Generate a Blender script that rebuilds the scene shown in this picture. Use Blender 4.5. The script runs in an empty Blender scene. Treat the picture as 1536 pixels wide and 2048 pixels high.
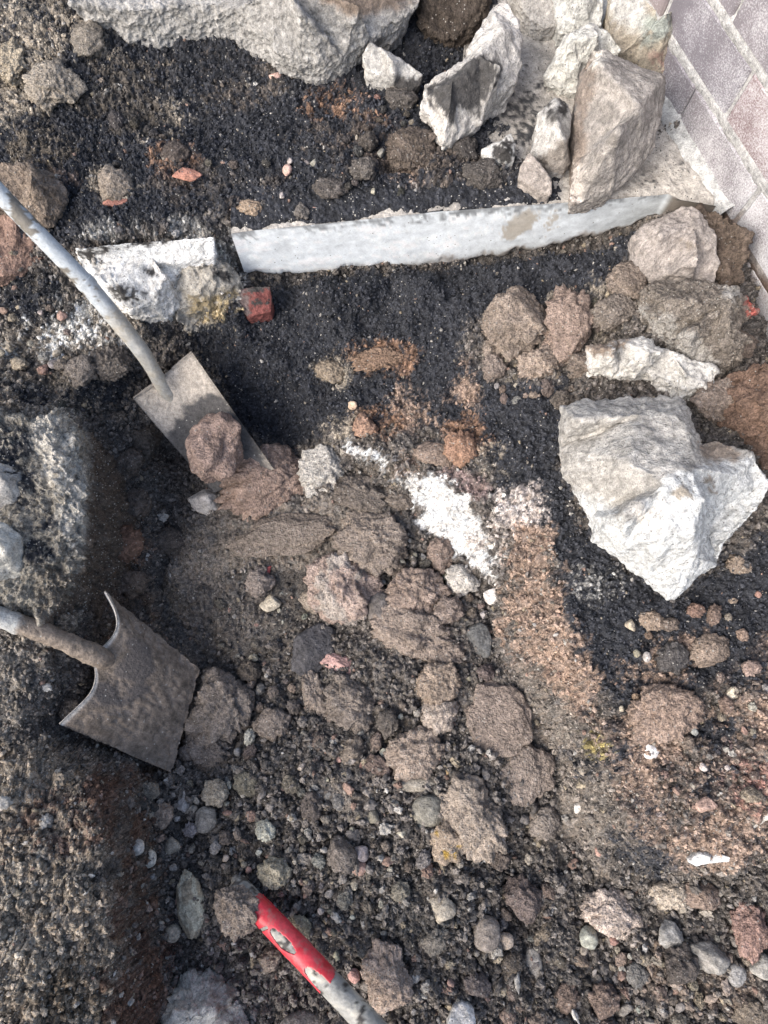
import bpy, bmesh, math, random
import numpy as np
from mathutils import Vector, Matrix, Euler
from mathutils.geometry import delaunay_2d_cdt

S = bpy.context.scene
COL = S.collection
rng = np.random.default_rng(7)
random.seed(7)

# ------------------------------------------------------------------ camera, sky, sun, exposure
CAM_H, TILT, F = 1.30, math.radians(13.0), 1420.0          # F in pixels of a 1536 px wide frame
cam_d = bpy.data.cameras.new('camera'); cam = bpy.data.objects.new('camera', cam_d); COL.objects.link(cam)
cam.location = (0, 0, CAM_H); cam.rotation_euler = (TILT, 0, 0)
cam_d.sensor_fit = 'HORIZONTAL'; cam_d.sensor_width = 36.0; cam_d.lens = 36.0 * F / 1536.0
cam_d.clip_start = 0.02; cam_d.clip_end = 200
S.camera = cam

SUN_EL, SUN_AZ = math.radians(43), math.radians(216)        # azimuth of where the light comes from, from +X
world = bpy.data.worlds.new('World'); S.world = world; world.use_nodes = True
wn = world.node_tree.nodes; wl = world.node_tree.links
sky = wn.new('ShaderNodeTexSky'); sky.sky_type = 'NISHITA'; sky.sun_disc = False
sky.sun_elevation = SUN_EL; sky.sun_rotation = math.radians(90) - SUN_AZ
sky.air_density = 1.0; sky.dust_density = 4.0
wn['Background'].inputs['Strength'].default_value = 0.13
wl.new(sky.outputs[0], wn['Background'].inputs['Color'])
sun_d = bpy.data.lights.new('sun', 'SUN'); sun_d.energy = 1.55; sun_d.angle = math.radians(48); sun_d.color = (1.0, .985, .96)
sun = bpy.data.objects.new('sun', sun_d); COL.objects.link(sun); sun.location = (-2, -1, 4)
sv = Vector((math.cos(SUN_EL) * math.cos(SUN_AZ), math.cos(SUN_EL) * math.sin(SUN_AZ), math.sin(SUN_EL)))
sun.rotation_euler = sv.to_track_quat('Z', 'Y').to_euler()
S.view_settings.view_transform = 'Standard'; S.view_settings.look = 'None'
S.view_settings.gamma = 1.0; S.view_settings.use_curve_mapping = False
S.view_settings.exposure = 1.0

# ------------------------------------------------------------------ helpers
CT, ST = math.cos(TILT), math.sin(TILT)

def ray(px, py):
    a = px - 768.0; b = 1024.0 - py
    return a, b * CT + F * ST, b * ST - F * CT

def at(px, py, z):
    x, y, w = ray(px, py); t = (z - CAM_H) / w
    return Vector((x * t, y * t, z))

def proj(P):
    P = np.asarray(P, float)
    X, Y, Z = P[..., 0], P[..., 1], P[..., 2] - CAM_H
    d = Y * ST - Z * CT; u = Y * CT + Z * ST
    return 768 + F * X / d, 1024 - F * u / d

def depth(p): return p[1] * ST - (p[2] - CAM_H) * CT

def _h(ix, iy, iz, s):
    with np.errstate(over='ignore'):
        n = (ix.astype(np.int64) * 374761393 + iy.astype(np.int64) * 668265263 + iz.astype(np.int64) * 1440662683 + s * 974634341).astype(np.uint32)
        n = (n ^ (n >> np.uint32(15))) * np.uint32(2246822519)
        n = (n ^ (n >> np.uint32(13))) * np.uint32(3266489917)
        n = n ^ (n >> np.uint32(16))
    return n.astype(np.float32) * np.float32(1 / 4294967295.0)

def vnoise(p, s=0):
    f = np.floor(p); i = f.astype(np.int64); t = (p - f).astype(np.float32); t = t * t * t * (t * (t * 6 - 15) + 10)
    out = 0
    for dx in (0, 1):
        wx = t[:, 0] if dx else 1 - t[:, 0]
        for dy in (0, 1):
            wy = t[:, 1] if dy else 1 - t[:, 1]
            for dz in (0, 1):
                wz = t[:, 2] if dz else 1 - t[:, 2]
                out = out + wx * wy * wz * _h(i[:, 0] + dx, i[:, 1] + dy, i[:, 2] + dz, s)
    return out * 2 - 1

ROT = np.array(Euler((.6, .9, .4)).to_matrix())
def fbm(p, freq, octv, s=0, gain=.5):
    out = 0; a = 1; q = np.asarray(p, float) * freq
    for k in range(octv):
        out = out + a * vnoise(q, s + k * 17); a *= gain; q = (q @ ROT) * 2.03 + 3.7
    return out

def worley(p, s=0):
    f = np.floor(p); i = f.astype(np.int64); t = (p - f).astype(np.float32)
    best = np.full(len(p), 9, np.float32); cell = np.zeros(len(p), np.float32)
    for dx in (-1, 0, 1):
        for dy in (-1, 0, 1):
            for dz in (-1, 0, 1):
                a, b, c = i[:, 0] + dx, i[:, 1] + dy, i[:, 2] + dz
                h1 = _h(a, b, c, s); h2 = _h(a, b, c, s + 1); h3 = _h(a, b, c, s + 2)
                d = (dx + h1 - t[:, 0]) ** 2 + (dy + h2 - t[:, 1]) ** 2 + (dz + h3 - t[:, 2]) ** 2
                m = d < best; best = np.where(m, d, best); cell = np.where(m, (h1 * 7.31 + h2 * 3.17) % 1, cell)
    return np.sqrt(best), cell

def sstep(a, b, x):
    t = np.clip((x - a) / (b - a), 0, 1); return t * t * (3 - 2 * t)

def sdist(x, y, poly):
    """signed distance to a closed polygon, positive inside"""
    poly = np.asarray(poly, float); n = len(poly)
    d = np.full(x.shape, 1e9); ins = np.zeros(x.shape, bool)
    for k in range(n):
        ax, ay = poly[k]; bx, by = poly[(k + 1) % n]
        ex, ey = bx - ax, by - ay; wx, wy = x - ax, y - ay
        t = np.clip((wx * ex + wy * ey) / (ex * ex + ey * ey + 1e-12), 0, 1)
        d = np.minimum(d, (wx - ex * t) ** 2 + (wy - ey * t) ** 2)
        c = (ay > y) != (by > y)
        ins ^= c & (x < (bx - ax) * (y - ay) / ((by - ay) if by != ay else 1e-9) + ax)
    d = np.sqrt(d)
    return np.where(ins, d, -d)

def mesh_np(name, V, Fa, smooth=True):
    V = np.asarray(V, np.float32); Fa = np.asarray(Fa, np.int32)
    me = bpy.data.meshes.new(name); k = Fa.shape[1]
    me.vertices.add(len(V)); me.vertices.foreach_set('co', V.ravel())
    me.loops.add(Fa.size); me.loops.foreach_set('vertex_index', Fa.ravel())
    me.polygons.add(len(Fa)); me.polygons.foreach_set('loop_start', np.arange(0, Fa.size, k, dtype=np.int32))
    me.polygons.foreach_set('loop_total', np.full(len(Fa), k, np.int32))
    me.polygons.foreach_set('use_smooth', np.full(len(Fa), smooth, bool))
    me.update(calc_edges=True); me.validate()
    return me

def set_col(me, rgb, a=None):
    n = len(me.vertices); c = np.ones((n, 4), np.float32); c[:, :3] = rgb
    if a is not None: c[:, 3] = a
    at_ = me.attributes.new('albedo', 'FLOAT_COLOR', 'POINT'); at_.data.foreach_set('color', c.ravel())

def obj(name, me, mat=None, parent=None, loc=None):
    o = bpy.data.objects.new(name, me); COL.objects.link(o)
    if mat: me.materials.clear(); me.materials.append(mat)
    if parent: o.parent = parent
    if loc is not None: o.location = loc
    return o

def tag(o, label=None, cat=None, group=None, kind=None):
    if label: o['label'] = label
    if cat: o['category'] = cat
    if group: o['group'] = group
    if kind: o['kind'] = kind
    return o

def empty(name, loc):
    o = bpy.data.objects.new(name, None); COL.objects.link(o); o.location = loc; o.empty_display_size = .05; return o

def local(me_V, o): return np.asarray(me_V) - np.array(o.location)

# ------------------------------------------------------------------ materials
def nd(nt, t, **kw):
    n = nt.nodes.new(t)
    for k, v in kw.items():
        if k in n.inputs: n.inputs[k].default_value = v
        else: setattr(n, k, v)
    return n

def mineral(name, instancer=False, rough=.9, fine=420, bump=.0016, contrast=.55, speck=(.42, .40, .36), coarse=120, spec=.25):
    """earth or stone: the surface's own albedo attribute, grain, pale grit specks and fine relief"""
    m = bpy.data.materials.new(name); m.use_nodes = True; nt = m.node_tree; L = nt.links.new
    b = nt.nodes['Principled BSDF']; b.inputs['Specular IOR Level'].default_value = spec
    a = nd(nt, 'ShaderNodeAttribute', attribute_name='albedo'); a.attribute_type = 'INSTANCER' if instancer else 'GEOMETRY'
    oi = nd(nt, 'ShaderNodeObjectInfo')
    tc = nd(nt, 'ShaderNodeTexCoord')
    geo = nd(nt, 'ShaderNodeNewGeometry')
    pos = geo.outputs['Position']
    mul = nd(nt, 'ShaderNodeMix', data_type='RGBA', blend_type='MULTIPLY'); mul.inputs[0].default_value = 1
    L(a.outputs['Color'], mul.inputs[6])
    if instancer: mul.inputs[7].default_value = (1, 1, 1, 1)
    else: L(oi.outputs['Color'], mul.inputs[7])
    n1 = nd(nt, 'ShaderNodeTexNoise', Scale=fine, Detail=4.0, Roughness=.65); L(pos, n1.inputs['Vector'])
    n2 = nd(nt, 'ShaderNodeTexNoise', Scale=coarse, Detail=3.0, Roughness=.6); L(pos, n2.inputs['Vector'])
    r1 = nd(nt, 'ShaderNodeMapRange'); r1.inputs['From Min'].default_value = .3; r1.inputs['From Max'].default_value = .7
    r1.inputs['To Min'].default_value = 1 - contrast; r1.inputs['To Max'].default_value = 1 + contrast; L(n1.outputs['Fac'], r1.inputs['Value'])
    r2 = nd(nt, 'ShaderNodeMapRange'); r2.inputs['From Min'].default_value = .3; r2.inputs['From Max'].default_value = .7
    r2.inputs['To Min'].default_value = 1 - contrast * .85; r2.inputs['To Max'].default_value = 1 + contrast * .85; L(n2.outputs['Fac'], r2.inputs['Value'])
    mm = nd(nt, 'ShaderNodeMath', operation='MULTIPLY'); L(r1.outputs[0], mm.inputs[0]); L(r2.outputs[0], mm.inputs[1])
    sc = nd(nt, 'ShaderNodeVectorMath', operation='SCALE'); L(mul.outputs[2], sc.inputs[0]); L(mm.outputs[0], sc.inputs['Scale'])
    vo = nd(nt, 'ShaderNodeTexVoronoi', Scale=260.0); L(pos, vo.inputs['Vector'])
    sepc = nd(nt, 'ShaderNodeSeparateColor'); L(vo.outputs['Color'], sepc.inputs[0])
    th = nd(nt, 'ShaderNodeMath', operation='GREATER_THAN')
    inv = nd(nt, 'ShaderNodeMath', operation='SUBTRACT'); inv.inputs[0].default_value = 1.0
    pw = nd(nt, 'ShaderNodeMath', operation='MULTIPLY'); L(a.outputs['Alpha'], pw.inputs[0]); L(r2.outputs[0], pw.inputs[1]); L(pw.outputs[0], inv.inputs[1]); L(sepc.outputs[0], th.inputs[0]); L(inv.outputs[0], th.inputs[1])
    dl = nd(nt, 'ShaderNodeMath', operation='LESS_THAN'); L(vo.outputs['Distance'], dl.inputs[0]); dl.inputs[1].default_value = .36
    sp = nd(nt, 'ShaderNodeMath', operation='MULTIPLY'); L(th.outputs[0], sp.inputs[0]); L(dl.outputs[0], sp.inputs[1])
    if instancer: sp.inputs[1].default_value = 0
    mx = nd(nt, 'ShaderNodeMix', data_type='RGBA'); mx.inputs[7].default_value = (*speck, 1)
    if not instancer: L(sp.outputs[0], mx.inputs[0])
    else: mx.inputs[0].default_value = 0
    L(sc.outputs[0], mx.inputs[6]); L(mx.outputs[2], b.inputs['Base Color'])
    b.inputs['Roughness'].default_value = rough
    bu = nd(nt, 'ShaderNodeBump', Strength=1.0, Distance=bump); L(n1.outputs['Fac'], bu.inputs['Height'])
    bu2 = nd(nt, 'ShaderNodeBump', Strength=1.0, Distance=bump * 3.4); L(n2.outputs['Fac'], bu2.inputs['Height']); L(bu.outputs[0], bu2.inputs['Normal'])
    L(bu2.outputs[0], b.inputs['Normal'])
    return m

M_earth = mineral('earth', contrast=.62, coarse=150)
M_clod = mineral('clod_soil', fine=420, bump=.0028, contrast=.46, coarse=150)
M_stone = mineral('broken_concrete', fine=380, bump=.0015, contrast=.36, coarse=90, speck=(.16, .15, .14))
M_grit = mineral('loose_grit', instancer=True, bump=.0008, contrast=.45)

def simple(name, c1, c2, scale=60, rough=.6, metal=0, bump=.0008, detail=5, lo=.4, hi=.6):
    m = bpy.data.materials.new(name); m.use_nodes = True; nt = m.node_tree; L = nt.links.new
    b = nt.nodes['Principled BSDF']; tc = nd(nt, 'ShaderNodeTexCoord')
    n = nd(nt, 'ShaderNodeTexNoise', Scale=scale, Detail=detail, Roughness=.65); L(tc.outputs['Object'], n.inputs['Vector'])
    r = nd(nt, 'ShaderNodeValToRGB'); r.color_ramp.elements[0].color = (*c1, 1); r.color_ramp.elements[1].color = (*c2, 1)
    r.color_ramp.elements[0].position = lo; r.color_ramp.elements[1].position = hi
    L(n.outputs['Fac'], r.inputs[0])
    n2 = nd(nt, 'ShaderNodeTexNoise', Scale=scale * 6, Detail=3.0); L(tc.outputs['Object'], n2.inputs['Vector'])
    r2 = nd(nt, 'ShaderNodeMapRange'); r2.inputs['To Min'].default_value = .65; r2.inputs['To Max'].default_value = 1.35; L(n2.outputs['Fac'], r2.inputs['Value'])
    sc = nd(nt, 'ShaderNodeVectorMath', operation='SCALE'); L(r.outputs[0], sc.inputs[0]); L(r2.outputs[0], sc.inputs['Scale'])
    L(sc.outputs[0], b.inputs['Base Color'])
    b.inputs['Roughness'].default_value = rough; b.inputs['Metallic'].default_value = metal
    bu = nd(nt, 'ShaderNodeBump', Strength=1.0, Distance=bump); L(n2.outputs['Fac'], bu.inputs['Height'])
    bu2 = nd(nt, 'ShaderNodeBump', Strength=1.0, Distance=bump); L(n.outputs['Fac'], bu2.inputs['Height']); L(bu.outputs[0], bu2.inputs['Normal'])
    L(bu2.outputs[0], b.inputs['Normal'])
    return m

# ------------------------------------------------------------------ the dug ground
CP = [  # control points: pixel, pixel, height
 (-400,-300,.10),(300,-300,.11),(768,-300,.10),(1150,-300,.04),(1500,-300,.03),(1900,-300,.03),
 (0,0,.09),(60,100,.11),(130,180,.09),(130,90,.12),(250,60,.085),(300,150,.06),(0,220,.07),(0,320,.08),(200,250,.06),(60,400,.075),(150,420,.055),
 (400,250,.06),(600,200,.07),(600,60,.06),(800,250,.07),(850,80,.055),(950,250,.055),(1050,60,.03),(1080,200,.035),(1150,250,.035),(1250,300,.03),(1400,300,.03),(1200,100,.03),
 (1100,370,.052),(900,385,.068),(700,400,.075),(550,420,.066),(485,435,.06),(440,450,.05),(300,455,.062),(180,470,.06),(90,490,.05),
 (950,340,.075),(760,340,.085),(560,330,.07),(370,330,.078),(230,380,.075),
 # soil at the foot of the concrete edge
 (440,560,-.03),(620,575,-.075),(740,570,-.07),(850,562,-.065),(1000,540,-.06),(1100,520,-.045),(1200,500,-.02),(1290,470,.0),
 (600,625,-.15),(760,605,-.135),(900,585,-.105),(600,750,-.19),(500,700,-.17),(400,680,-.17),(450,760,-.225),(530,820,-.25),(600,860,-.245),(700,700,-.145),(800,650,-.10),(900,620,-.075),(800,800,-.15),
 (950,800,-.10),(920,720,-.085),(870,760,-.12),(900,900,-.11),(1050,620,-.055),(1050,720,-.06),(1150,620,-.035),(1200,560,-.01),(1250,640,.0),(1100,850,-.04),(1020,900,-.07),
 (1350,480,.015),(1440,470,.02),(1480,520,.02),(1420,640,.02),(1400,800,.02),(1500,780,.05),(1536,860,.05),(1300,900,.0),(1250,740,-.01),(1450,1200,.0),(1300,1250,-.01),(1150,1150,-.03),(1100,1000,-.05),(1050,1000,-.065),
 (1515,590,-.06),(1530,700,-.08),(1490,560,.01),(1500,700,.01),
 (1250,1400,-.02),(1400,1400,.0),(1536,1400,.02),(1400,1600,.01),(1536,1550,.03),(1300,1600,-.02),
 
 (1110,1110,-.035),(1110,1250,-.035),(1180,1350,-.03),(1230,1500,-.03),(1220,1600,-.06),
 (970,1190,-.215),(985,1300,-.215),(1060,1400,-.19),(1120,1550,-.21),(1150,1690,-.2),(1210,1790,-.2),(1050,1250,-.11),(1130,1420,-.10),
 (700,895,-.155),(830,940,-.12),(950,1000,-.09),(1040,1060,-.07),(1000,1120,-.10),
 (690,935,-.2),(815,1015,-.2),(895,1130,-.2),(955,1185,-.2),
 (650,980,-.205),(560,1060,-.21),(500,1080,-.23),(600,1150,-.25),(450,1200,-.25),(335,1110,-.28),(335,1010,-.29),(345,925,-.31),(320,1190,-.27),(420,1040,-.255),(400,900,-.27),(420,1350,-.275),(330,1485,-.265),(300,1535,-.235),(500,1300,-.27),(600,1350,-.25),
 (750,1100,-.2),(800,1300,-.2),(900,1400,-.19),(700,1500,-.2),(500,1550,-.21),(345,1600,-.2),(360,1700,-.19),(500,1750,-.18),(700,1700,-.17),(900,1650,-.165),(1020,1720,-.22),(1040,1850,-.23),(900,1880,-.18),
 (600,1950,-.19),(380,1900,-.2),(1200,1900,-.19),(1350,1860,-.15),(1440,1900,-.14),(1536,1880,-.13),(1536,2048,-.15),(1300,2048,-.17),(1080,2000,-.21),(850,2048,-.18),(650,2048,-.18),(420,2000,-.18),
 # left bank
 (-300,560,.05),(0,560,.0),(150,570,-.01),(100,640,-.03),(210,690,-.07),(150,760,-.06),(250,780,-.15),(260,640,-.05),(330,665,-.12),(300,720,-.14),(40,720,-.04),
 (60,1000,-.02),(0,1000,.0),(0,1150,.0),(60,900,-.01),
 (300,820,-.21),
 (0,1300,.03),(-300,1000,.06),(-300,1400,.05),
 (300,1400,-.23),
 (0,1600,.05),(100,1600,.03),(150,1800,.065),(0,1800,.09),(50,2048,.1),
 
 (-300,1800,.1),(-400,2400,.1),(200,2400,.05),(400,2400,-.15),(768,2400,-.15),(1300,2400,-.12),(1900,2400,-.1),(1900,1700,.0),(1900,1500,.05),(1900,900,.05),(1900,300,.03),
]
BREAK = [  # lip and foot lines of the banks, resampled so that the faces stay clean
 [(-60,815,.0),(60,838,.0),(100,845,-.02),(138,895,-.03),(154,970,-.03),(150,1060,-.03),(128,1150,-.03),(112,1215,-.02)],
 [(130,800,-.10),(200,850,-.15),(250,930,-.185),(272,1010,-.20),(272,1100,-.20),(258,1180,-.20),(235,1250,-.2)],
 [(118,1240,-.012),(96,1310,-.012),(72,1370,-.015),(50,1430,-.02),(28,1490,-.025)],
 [(140,1290,-.07),(132,1350,-.085),(115,1410,-.095),(80,1465,-.09)],
 [(225,1330,-.20),(215,1420,-.19),(190,1500,-.16)],
 [(40,1520,-.02),(110,1520,-.02),(175,1545,-.01),(200,1600,.01),(208,1700,.02),(214,1800,.03),(222,1900,.03),(234,2048,.04),(250,2300,.04)],
 [(160,1510,-.08),(258,1545,-.13),(292,1600,-.17),(310,1700,-.18),(328,1800,-.18),(336,1900,-.18),(352,2048,-.18),(375,2300,-.18)],
 [(1225,1630,-.055),(1275,1690,-.05),(1330,1714,-.03),(1400,1704,-.008),(1470,1714,.008),(1492,1670,.012),(1540,1618,.03)],
 [(1215,1665,-.15),(1265,1725,-.15),(1340,1748,-.14),(1410,1738,-.13),(1484,1742,-.13),(1515,1690,-.12),(1570,1650,-.12)],
]
for bl in BREAK:
    for a, b in zip(bl[:-1], bl[1:]):
        n_ = max(1, int(math.hypot(b[0] - a[0], b[1] - a[1]) / 22))
        CP += [tuple(a[k] + (b[k] - a[k]) * i / n_ for k in range(3)) for i in range(n_)]
FT = [(462,468),(480,464),(620,450),(740,438),(860,425),(1000,414),(1145,404),(1240,397),(1335,388),(1362,400),(1395,405),(1432,412)]
FB = [550,550,549,541,534,520,498,474,434,426,426,430]
ZS = .05
WCP = []      # world-space control points along the cut edge of the slab
for (a, b), yb in zip(FT, FB):
    t = at(a, b, ZS); lo = t.z - .25; hi = t.z
    for _ in range(30):
        mz = (lo + hi) / 2; y = 1024 - F * (t.y * CT + (mz - CAM_H) * ST) / (t.y * ST - (mz - CAM_H) * CT)
        if y > yb: lo = mz
        else: hi = mz
    WCP.append((t, hi))
X0, X1, Y0, Y1, STEP = -1.02, 1.02, -.86, 1.68, .0030
gx = np.concatenate([-np.geomspace(6, -X0 + .06, 22), np.arange(X0, -.67, STEP), np.arange(-.67, -.44, .0012), np.arange(-.44, X1, STEP), np.geomspace(X1 + .06, 6, 22)])
gy = np.concatenate([np.array([-6, -4, -3, -2.2, -1.7, -1.4, -1.2, -1.05, -.95, -.9]), np.arange(Y0, Y1, STEP), Y1 + np.geomspace(.04, 5, 16)])
NX, NY = len(gx), len(gy)

def raster_tin(pts):
    P = np.array([tuple(at(*p)) for p in pts])
    ext = []
    for k in range(len(WCP) - 1):
        for i in range(8):
            u = i / 8; t = WCP[k][0].lerp(WCP[k + 1][0], u); zb = WCP[k][1] * (1 - u) + WCP[k + 1][1] * u
            up = ZS + (.012 if t.x < .30 else -.03)
            ext += [(t.x, t.y + .045, up), (t.x, t.y + .012, zb - .004), (t.x, t.y - .012, zb - .006)]
    exy = np.array(ext)
    P = P[[np.hypot(exy[:, 0] - p[0], exy[:, 1] - p[1]).min() > .03 for p in P]]
    P = np.vstack([P, exy])
    hull = [(-7, -7), (0, -7), (7, -7), (7, 0), (7, 7), (0, 7), (-7, 7), (-7, 0)]
    P = np.vstack([P, np.array([(a, b, .05) for a, b in hull])])
    v, e, f, *_ = delaunay_2d_cdt([Vector(q[:2]) for q in P], [], [], 0, 1e-6)
    Vv = np.array([tuple(q) for q in v])
    zz = np.array([P[np.argmin((P[:, 0] - q[0]) ** 2 + (P[:, 1] - q[1]) ** 2), 2] for q in Vv])
    H = np.full((NY, NX), .05)
    for t in f:
        a, b, c = (Vv[k] for k in t); za, zb, zc = (zz[k] for k in t)
        xs = np.searchsorted(gx, [min(a[0], b[0], c[0]), max(a[0], b[0], c[0])]); ys = np.searchsorted(gy, [min(a[1], b[1], c[1]), max(a[1], b[1], c[1])])
        if xs[0] == xs[1] or ys[0] == ys[1]: continue
        XX, YY = np.meshgrid(gx[xs[0]:xs[1] + 1], gy[ys[0]:ys[1] + 1])
        den = (b[1] - c[1]) * (a[0] - c[0]) + (c[0] - b[0]) * (a[1] - c[1])
        if abs(den) < 1e-14: continue
        u = ((b[1] - c[1]) * (XX - c[0]) + (c[0] - b[0]) * (YY - c[1])) / den
        w = ((c[1] - a[1]) * (XX - c[0]) + (a[0] - c[0]) * (YY - c[1])) / den
        m = (u >= -1e-6) & (w >= -1e-6) & (u + w <= 1 + 1e-6)
        sub = H[ys[0]:ys[1] + 1, xs[0]:xs[1] + 1]
        sub[m] = (u * za + w * zb + (1 - u - w) * zc)[m]
    return H

def blur(H, sig):
    k = int(3 * sig) + 1; w = np.exp(-.5 * (np.arange(-k, k + 1) / sig) ** 2); w /= w.sum()
    Hp = np.pad(H, ((k, k), (0, 0)), 'edge'); H = sum(w[j] * Hp[j:j + H.shape[0]] for j in range(2 * k + 1))
    Hp = np.pad(H, ((0, 0), (k, k)), 'edge'); return sum(w[j] * Hp[:, j:j + H.shape[1]] for j in range(2 * k + 1))

H0 = blur(raster_tin(CP), 3.0)
XX, YY = np.meshgrid(gx, gy)

def Zq(H, x, y):
    fx = np.clip(np.interp(x, gx, np.arange(NX)), 0, NX - 1.001); fy = np.clip(np.interp(y, gy, np.arange(NY)), 0, NY - 1.001)
    ix = fx.astype(int); iy = fy.astype(int); tx = fx - ix; ty = fy - iy
    return (H[iy, ix] * (1 - tx) + H[iy, ix + 1] * tx) * (1 - ty) + (H[iy + 1, ix] * (1 - tx) + H[iy + 1, ix + 1] * tx) * ty

def hits(px, py, H):
    px = np.asarray(px, float); py = np.asarray(py, float)
    x, y, w = ray(px, py)
    res = np.full(px.shape, -.4); done = np.zeros(px.shape, bool)
    for z in np.arange(.25, -.42, -.003):
        t = (z - CAM_H) / w
        g = Zq(H, x * t, y * t) >= z
        res = np.where(g & ~done, z, res); done |= g
    t = (res - CAM_H) / w
    return np.stack([x * t, y * t, res], -1)

def hit(px, py, H=None):
    return Vector(hits([px], [py], HT if H is None else H)[0])

def wpoly(poly):
    a = np.array(poly, float); return hits(a[:, 0], a[:, 1], H0)[:, :2]

# ---- albedo of the ground, painted zone by zone (soil kinds, plus shade on the left floor)
SOIL = (.120, .107, .096); BLACK = (.034, .0355, .041); SAND = (.25, .185, .145); TAN = (.27, .235, .19); WHITE = (.68, .67, .63)
CLAY = (.17, .148, .127); REDB = (.095, .06, .045); GREY = (.30, .29, .27); RUST = (.20, .125, .085)
Pg = np.stack([XX.ravel(), YY.ravel(), H0.ravel()], 1)
nz1 = fbm(Pg, 22, 3, 5).reshape(NY, NX); nz2 = fbm(Pg, 110, 2, 9).reshape(NY, NX); nzr = rng.random((NY, NX)) * 2 - 1
ALB = np.ones((NY, NX, 3)) * np.array(SOIL); SPK = np.full((NY, NX), .035); SM = np.zeros((NY, NX)); BLK = np.zeros((NY, NX))

def paint(poly, col, op=1.0, soft=.012, warp=1.0, speck=None, smooth=0, black=None):
    w = wpoly(poly); mg = .08
    i0, i1 = np.searchsorted(gx, [w[:, 0].min() - mg, w[:, 0].max() + mg]); j0, j1 = np.searchsorted(gy, [w[:, 1].min() - mg, w[:, 1].max() + mg])
    s = np.s_[j0:j1, i0:i1]
    sd = sdist(XX[s], YY[s], w) + warp * (.02 * nz1[s] + .010 * nz2[s])
    m = sstep(-soft, soft, sd + soft * .9 * nzr[s])
    if op < 1: m = m * (sstep(1 - op - .22, 1 - op + .22, .5 + .33 * nz1[s] + .30 * nz2[s] + .2 * nzr[s]))
    ALB[s] = ALB[s] * (1 - m[..., None]) + np.array(col) * m[..., None]
    if speck is not None: SPK[s] = SPK[s] * (1 - m) + speck * m
    SM[s] = SM[s] * (1 - m) + smooth * m
    BLK[s] = BLK[s] * (1 - m) + (black if black is not None else (1.0 if col is BLACK else 0.0)) * m

def dab(px, py, rx, ry, col, op=.6, **k):
    paint([(px + rx * math.cos(a) * (1 + .2 * math.sin(3 * a + px)), py + ry * math.sin(a)) for a in np.arange(0, 6.28, .6)], col, op, **k)

# upper ledge
paint([(-400,-300),(1130,-300),(1090,150),(1010,330),(1140,405),(860,430),(470,470),(160,500),(0,520),(-400,520)], BLACK, speck=.04)
for a in [(60,90,80,110,TAN,.62),(20,200,60,60,TAN,.4),(200,70,60,40,TAN,.45),(330,190,110,50,TAN,.3),(300,240,60,40,TAN,.45),(540,140,90,50,GREY,.25),(660,200,60,30,RUST,.45),(760,280,70,40,RUST,.35),
          (350,330,40,40,RUST,.5),(820,330,40,60,SAND,.35),(230,370,40,40,TAN,.55),(500,420,40,20,SAND,.5),(60,380,80,50,SAND,.6),(860,430,80,14,WHITE,.55),(540,462,60,12,WHITE,.5),(760,440,60,10,WHITE,.4),
          (300,470,110,14,GREY,.6),(1110,330,30,40,GREY,.4),(950,350,50,30,SOIL,.4)]:
    dab(*a, black=.6)
for a in [(480,150,120,60,(.085,.072,.062),.4),(250,200,90,70,(.08,.07,.06),.45),(700,300,120,50,(.09,.076,.066),.4),(430,380,110,40,(.075,.066,.06),.4),(900,330,60,40,(.09,.075,.064),.5),(90,300,80,40,(.10,.086,.07),.45)]: dab(*a, black=.8)
# slope below the concrete edge and the strip on the right
paint([(330,640),(430,600),(480,556),(620,552),(850,545),(1000,522),(1270,470),(1260,560),(1180,590),(980,640),(960,720),(1000,760),(1150,740),(1120,850),(1130,950),(1180,1050),(1240,1110),(1340,1200),(1536,1060),(1800,1100),
       (1700,1290),(1400,1390),(1220,1440),(1120,1300),(1100,1120),(1000,1000),(950,900),(800,850),(640,890),(500,870),(400,730)], BLACK, speck=.025)
for a in [(760,712,70,30,RUST,.55),(670,745,35,25,TAN,.6),(830,830,60,45,SAND,.5),(745,850,45,30,RUST,.5),(690,860,40,25,TAN,.5),(935,760,14,50,SAND,.7),(925,880,50,50,RUST,.55),(850,900,60,30,SOIL,.6),(915,970,60,30,(.2,.15,.14),.5),
          (1190,1175,48,32,GREY,.36),(1060,690,120,80,SOIL,.5),(1150,650,80,60,TAN,.4),(985,920,40,30,TAN,.4),(1220,600,50,30,TAN,.35)]:
    dab(*a, black=.5)
# lime crust on the side of the pit
paint([(690,892),(760,902),(830,940),(885,958),(935,1010),(965,1060),(995,1120),(1005,1175),(960,1165),(900,1110),(850,1030),(800,985),(735,925)], (.60,.595,.575), 1.0, warp=.9, soft=.005, speck=0, smooth=.88)
dab(800, 945, 30, 22, RUST, .7); dab(1040, 1020, 36, 45, (.5,.44,.40), .6); dab(980, 1090, 30, 60, (.45,.4,.36), .5)
# sandy strip and right bank
paint([(1015,1100),(1080,1085),(1115,1180),(1115,1260),(1190,1340),(1250,1420),(1310,1480),(1230,1540),(1130,1430),(1040,1330),(1000,1200)], SAND, .68, warp=2.2)
paint([(1040,1330),(1130,1430),(1230,1540),(1280,1700),(1200,1760),(1120,1560),(1050,1440)], CLAY, .9, smooth=.4)
paint([(1230,1440),(1400,1390),(1536,1260),(1800,1200),(1800,1750),(1480,1715),(1330,1715),(1230,1620)], SAND, .62, speck=.08, black=.6)
for a in [(1330,1330,90,60,SAND,.35),(1480,1330,60,60,BLACK,.6),(1440,1480,60,50,BLACK,.5),(1200,1490,50,70,BLACK,.45),(1330,1620,90,40,BLACK,.35),(1190,1478,10,14,(.33,.27,.11),.35),(1500,1560,50,50,(.3,.17,.14),.5),
          (1430,1560,60,40,BLACK,.45)]: dab(*a, black=.6)
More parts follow.
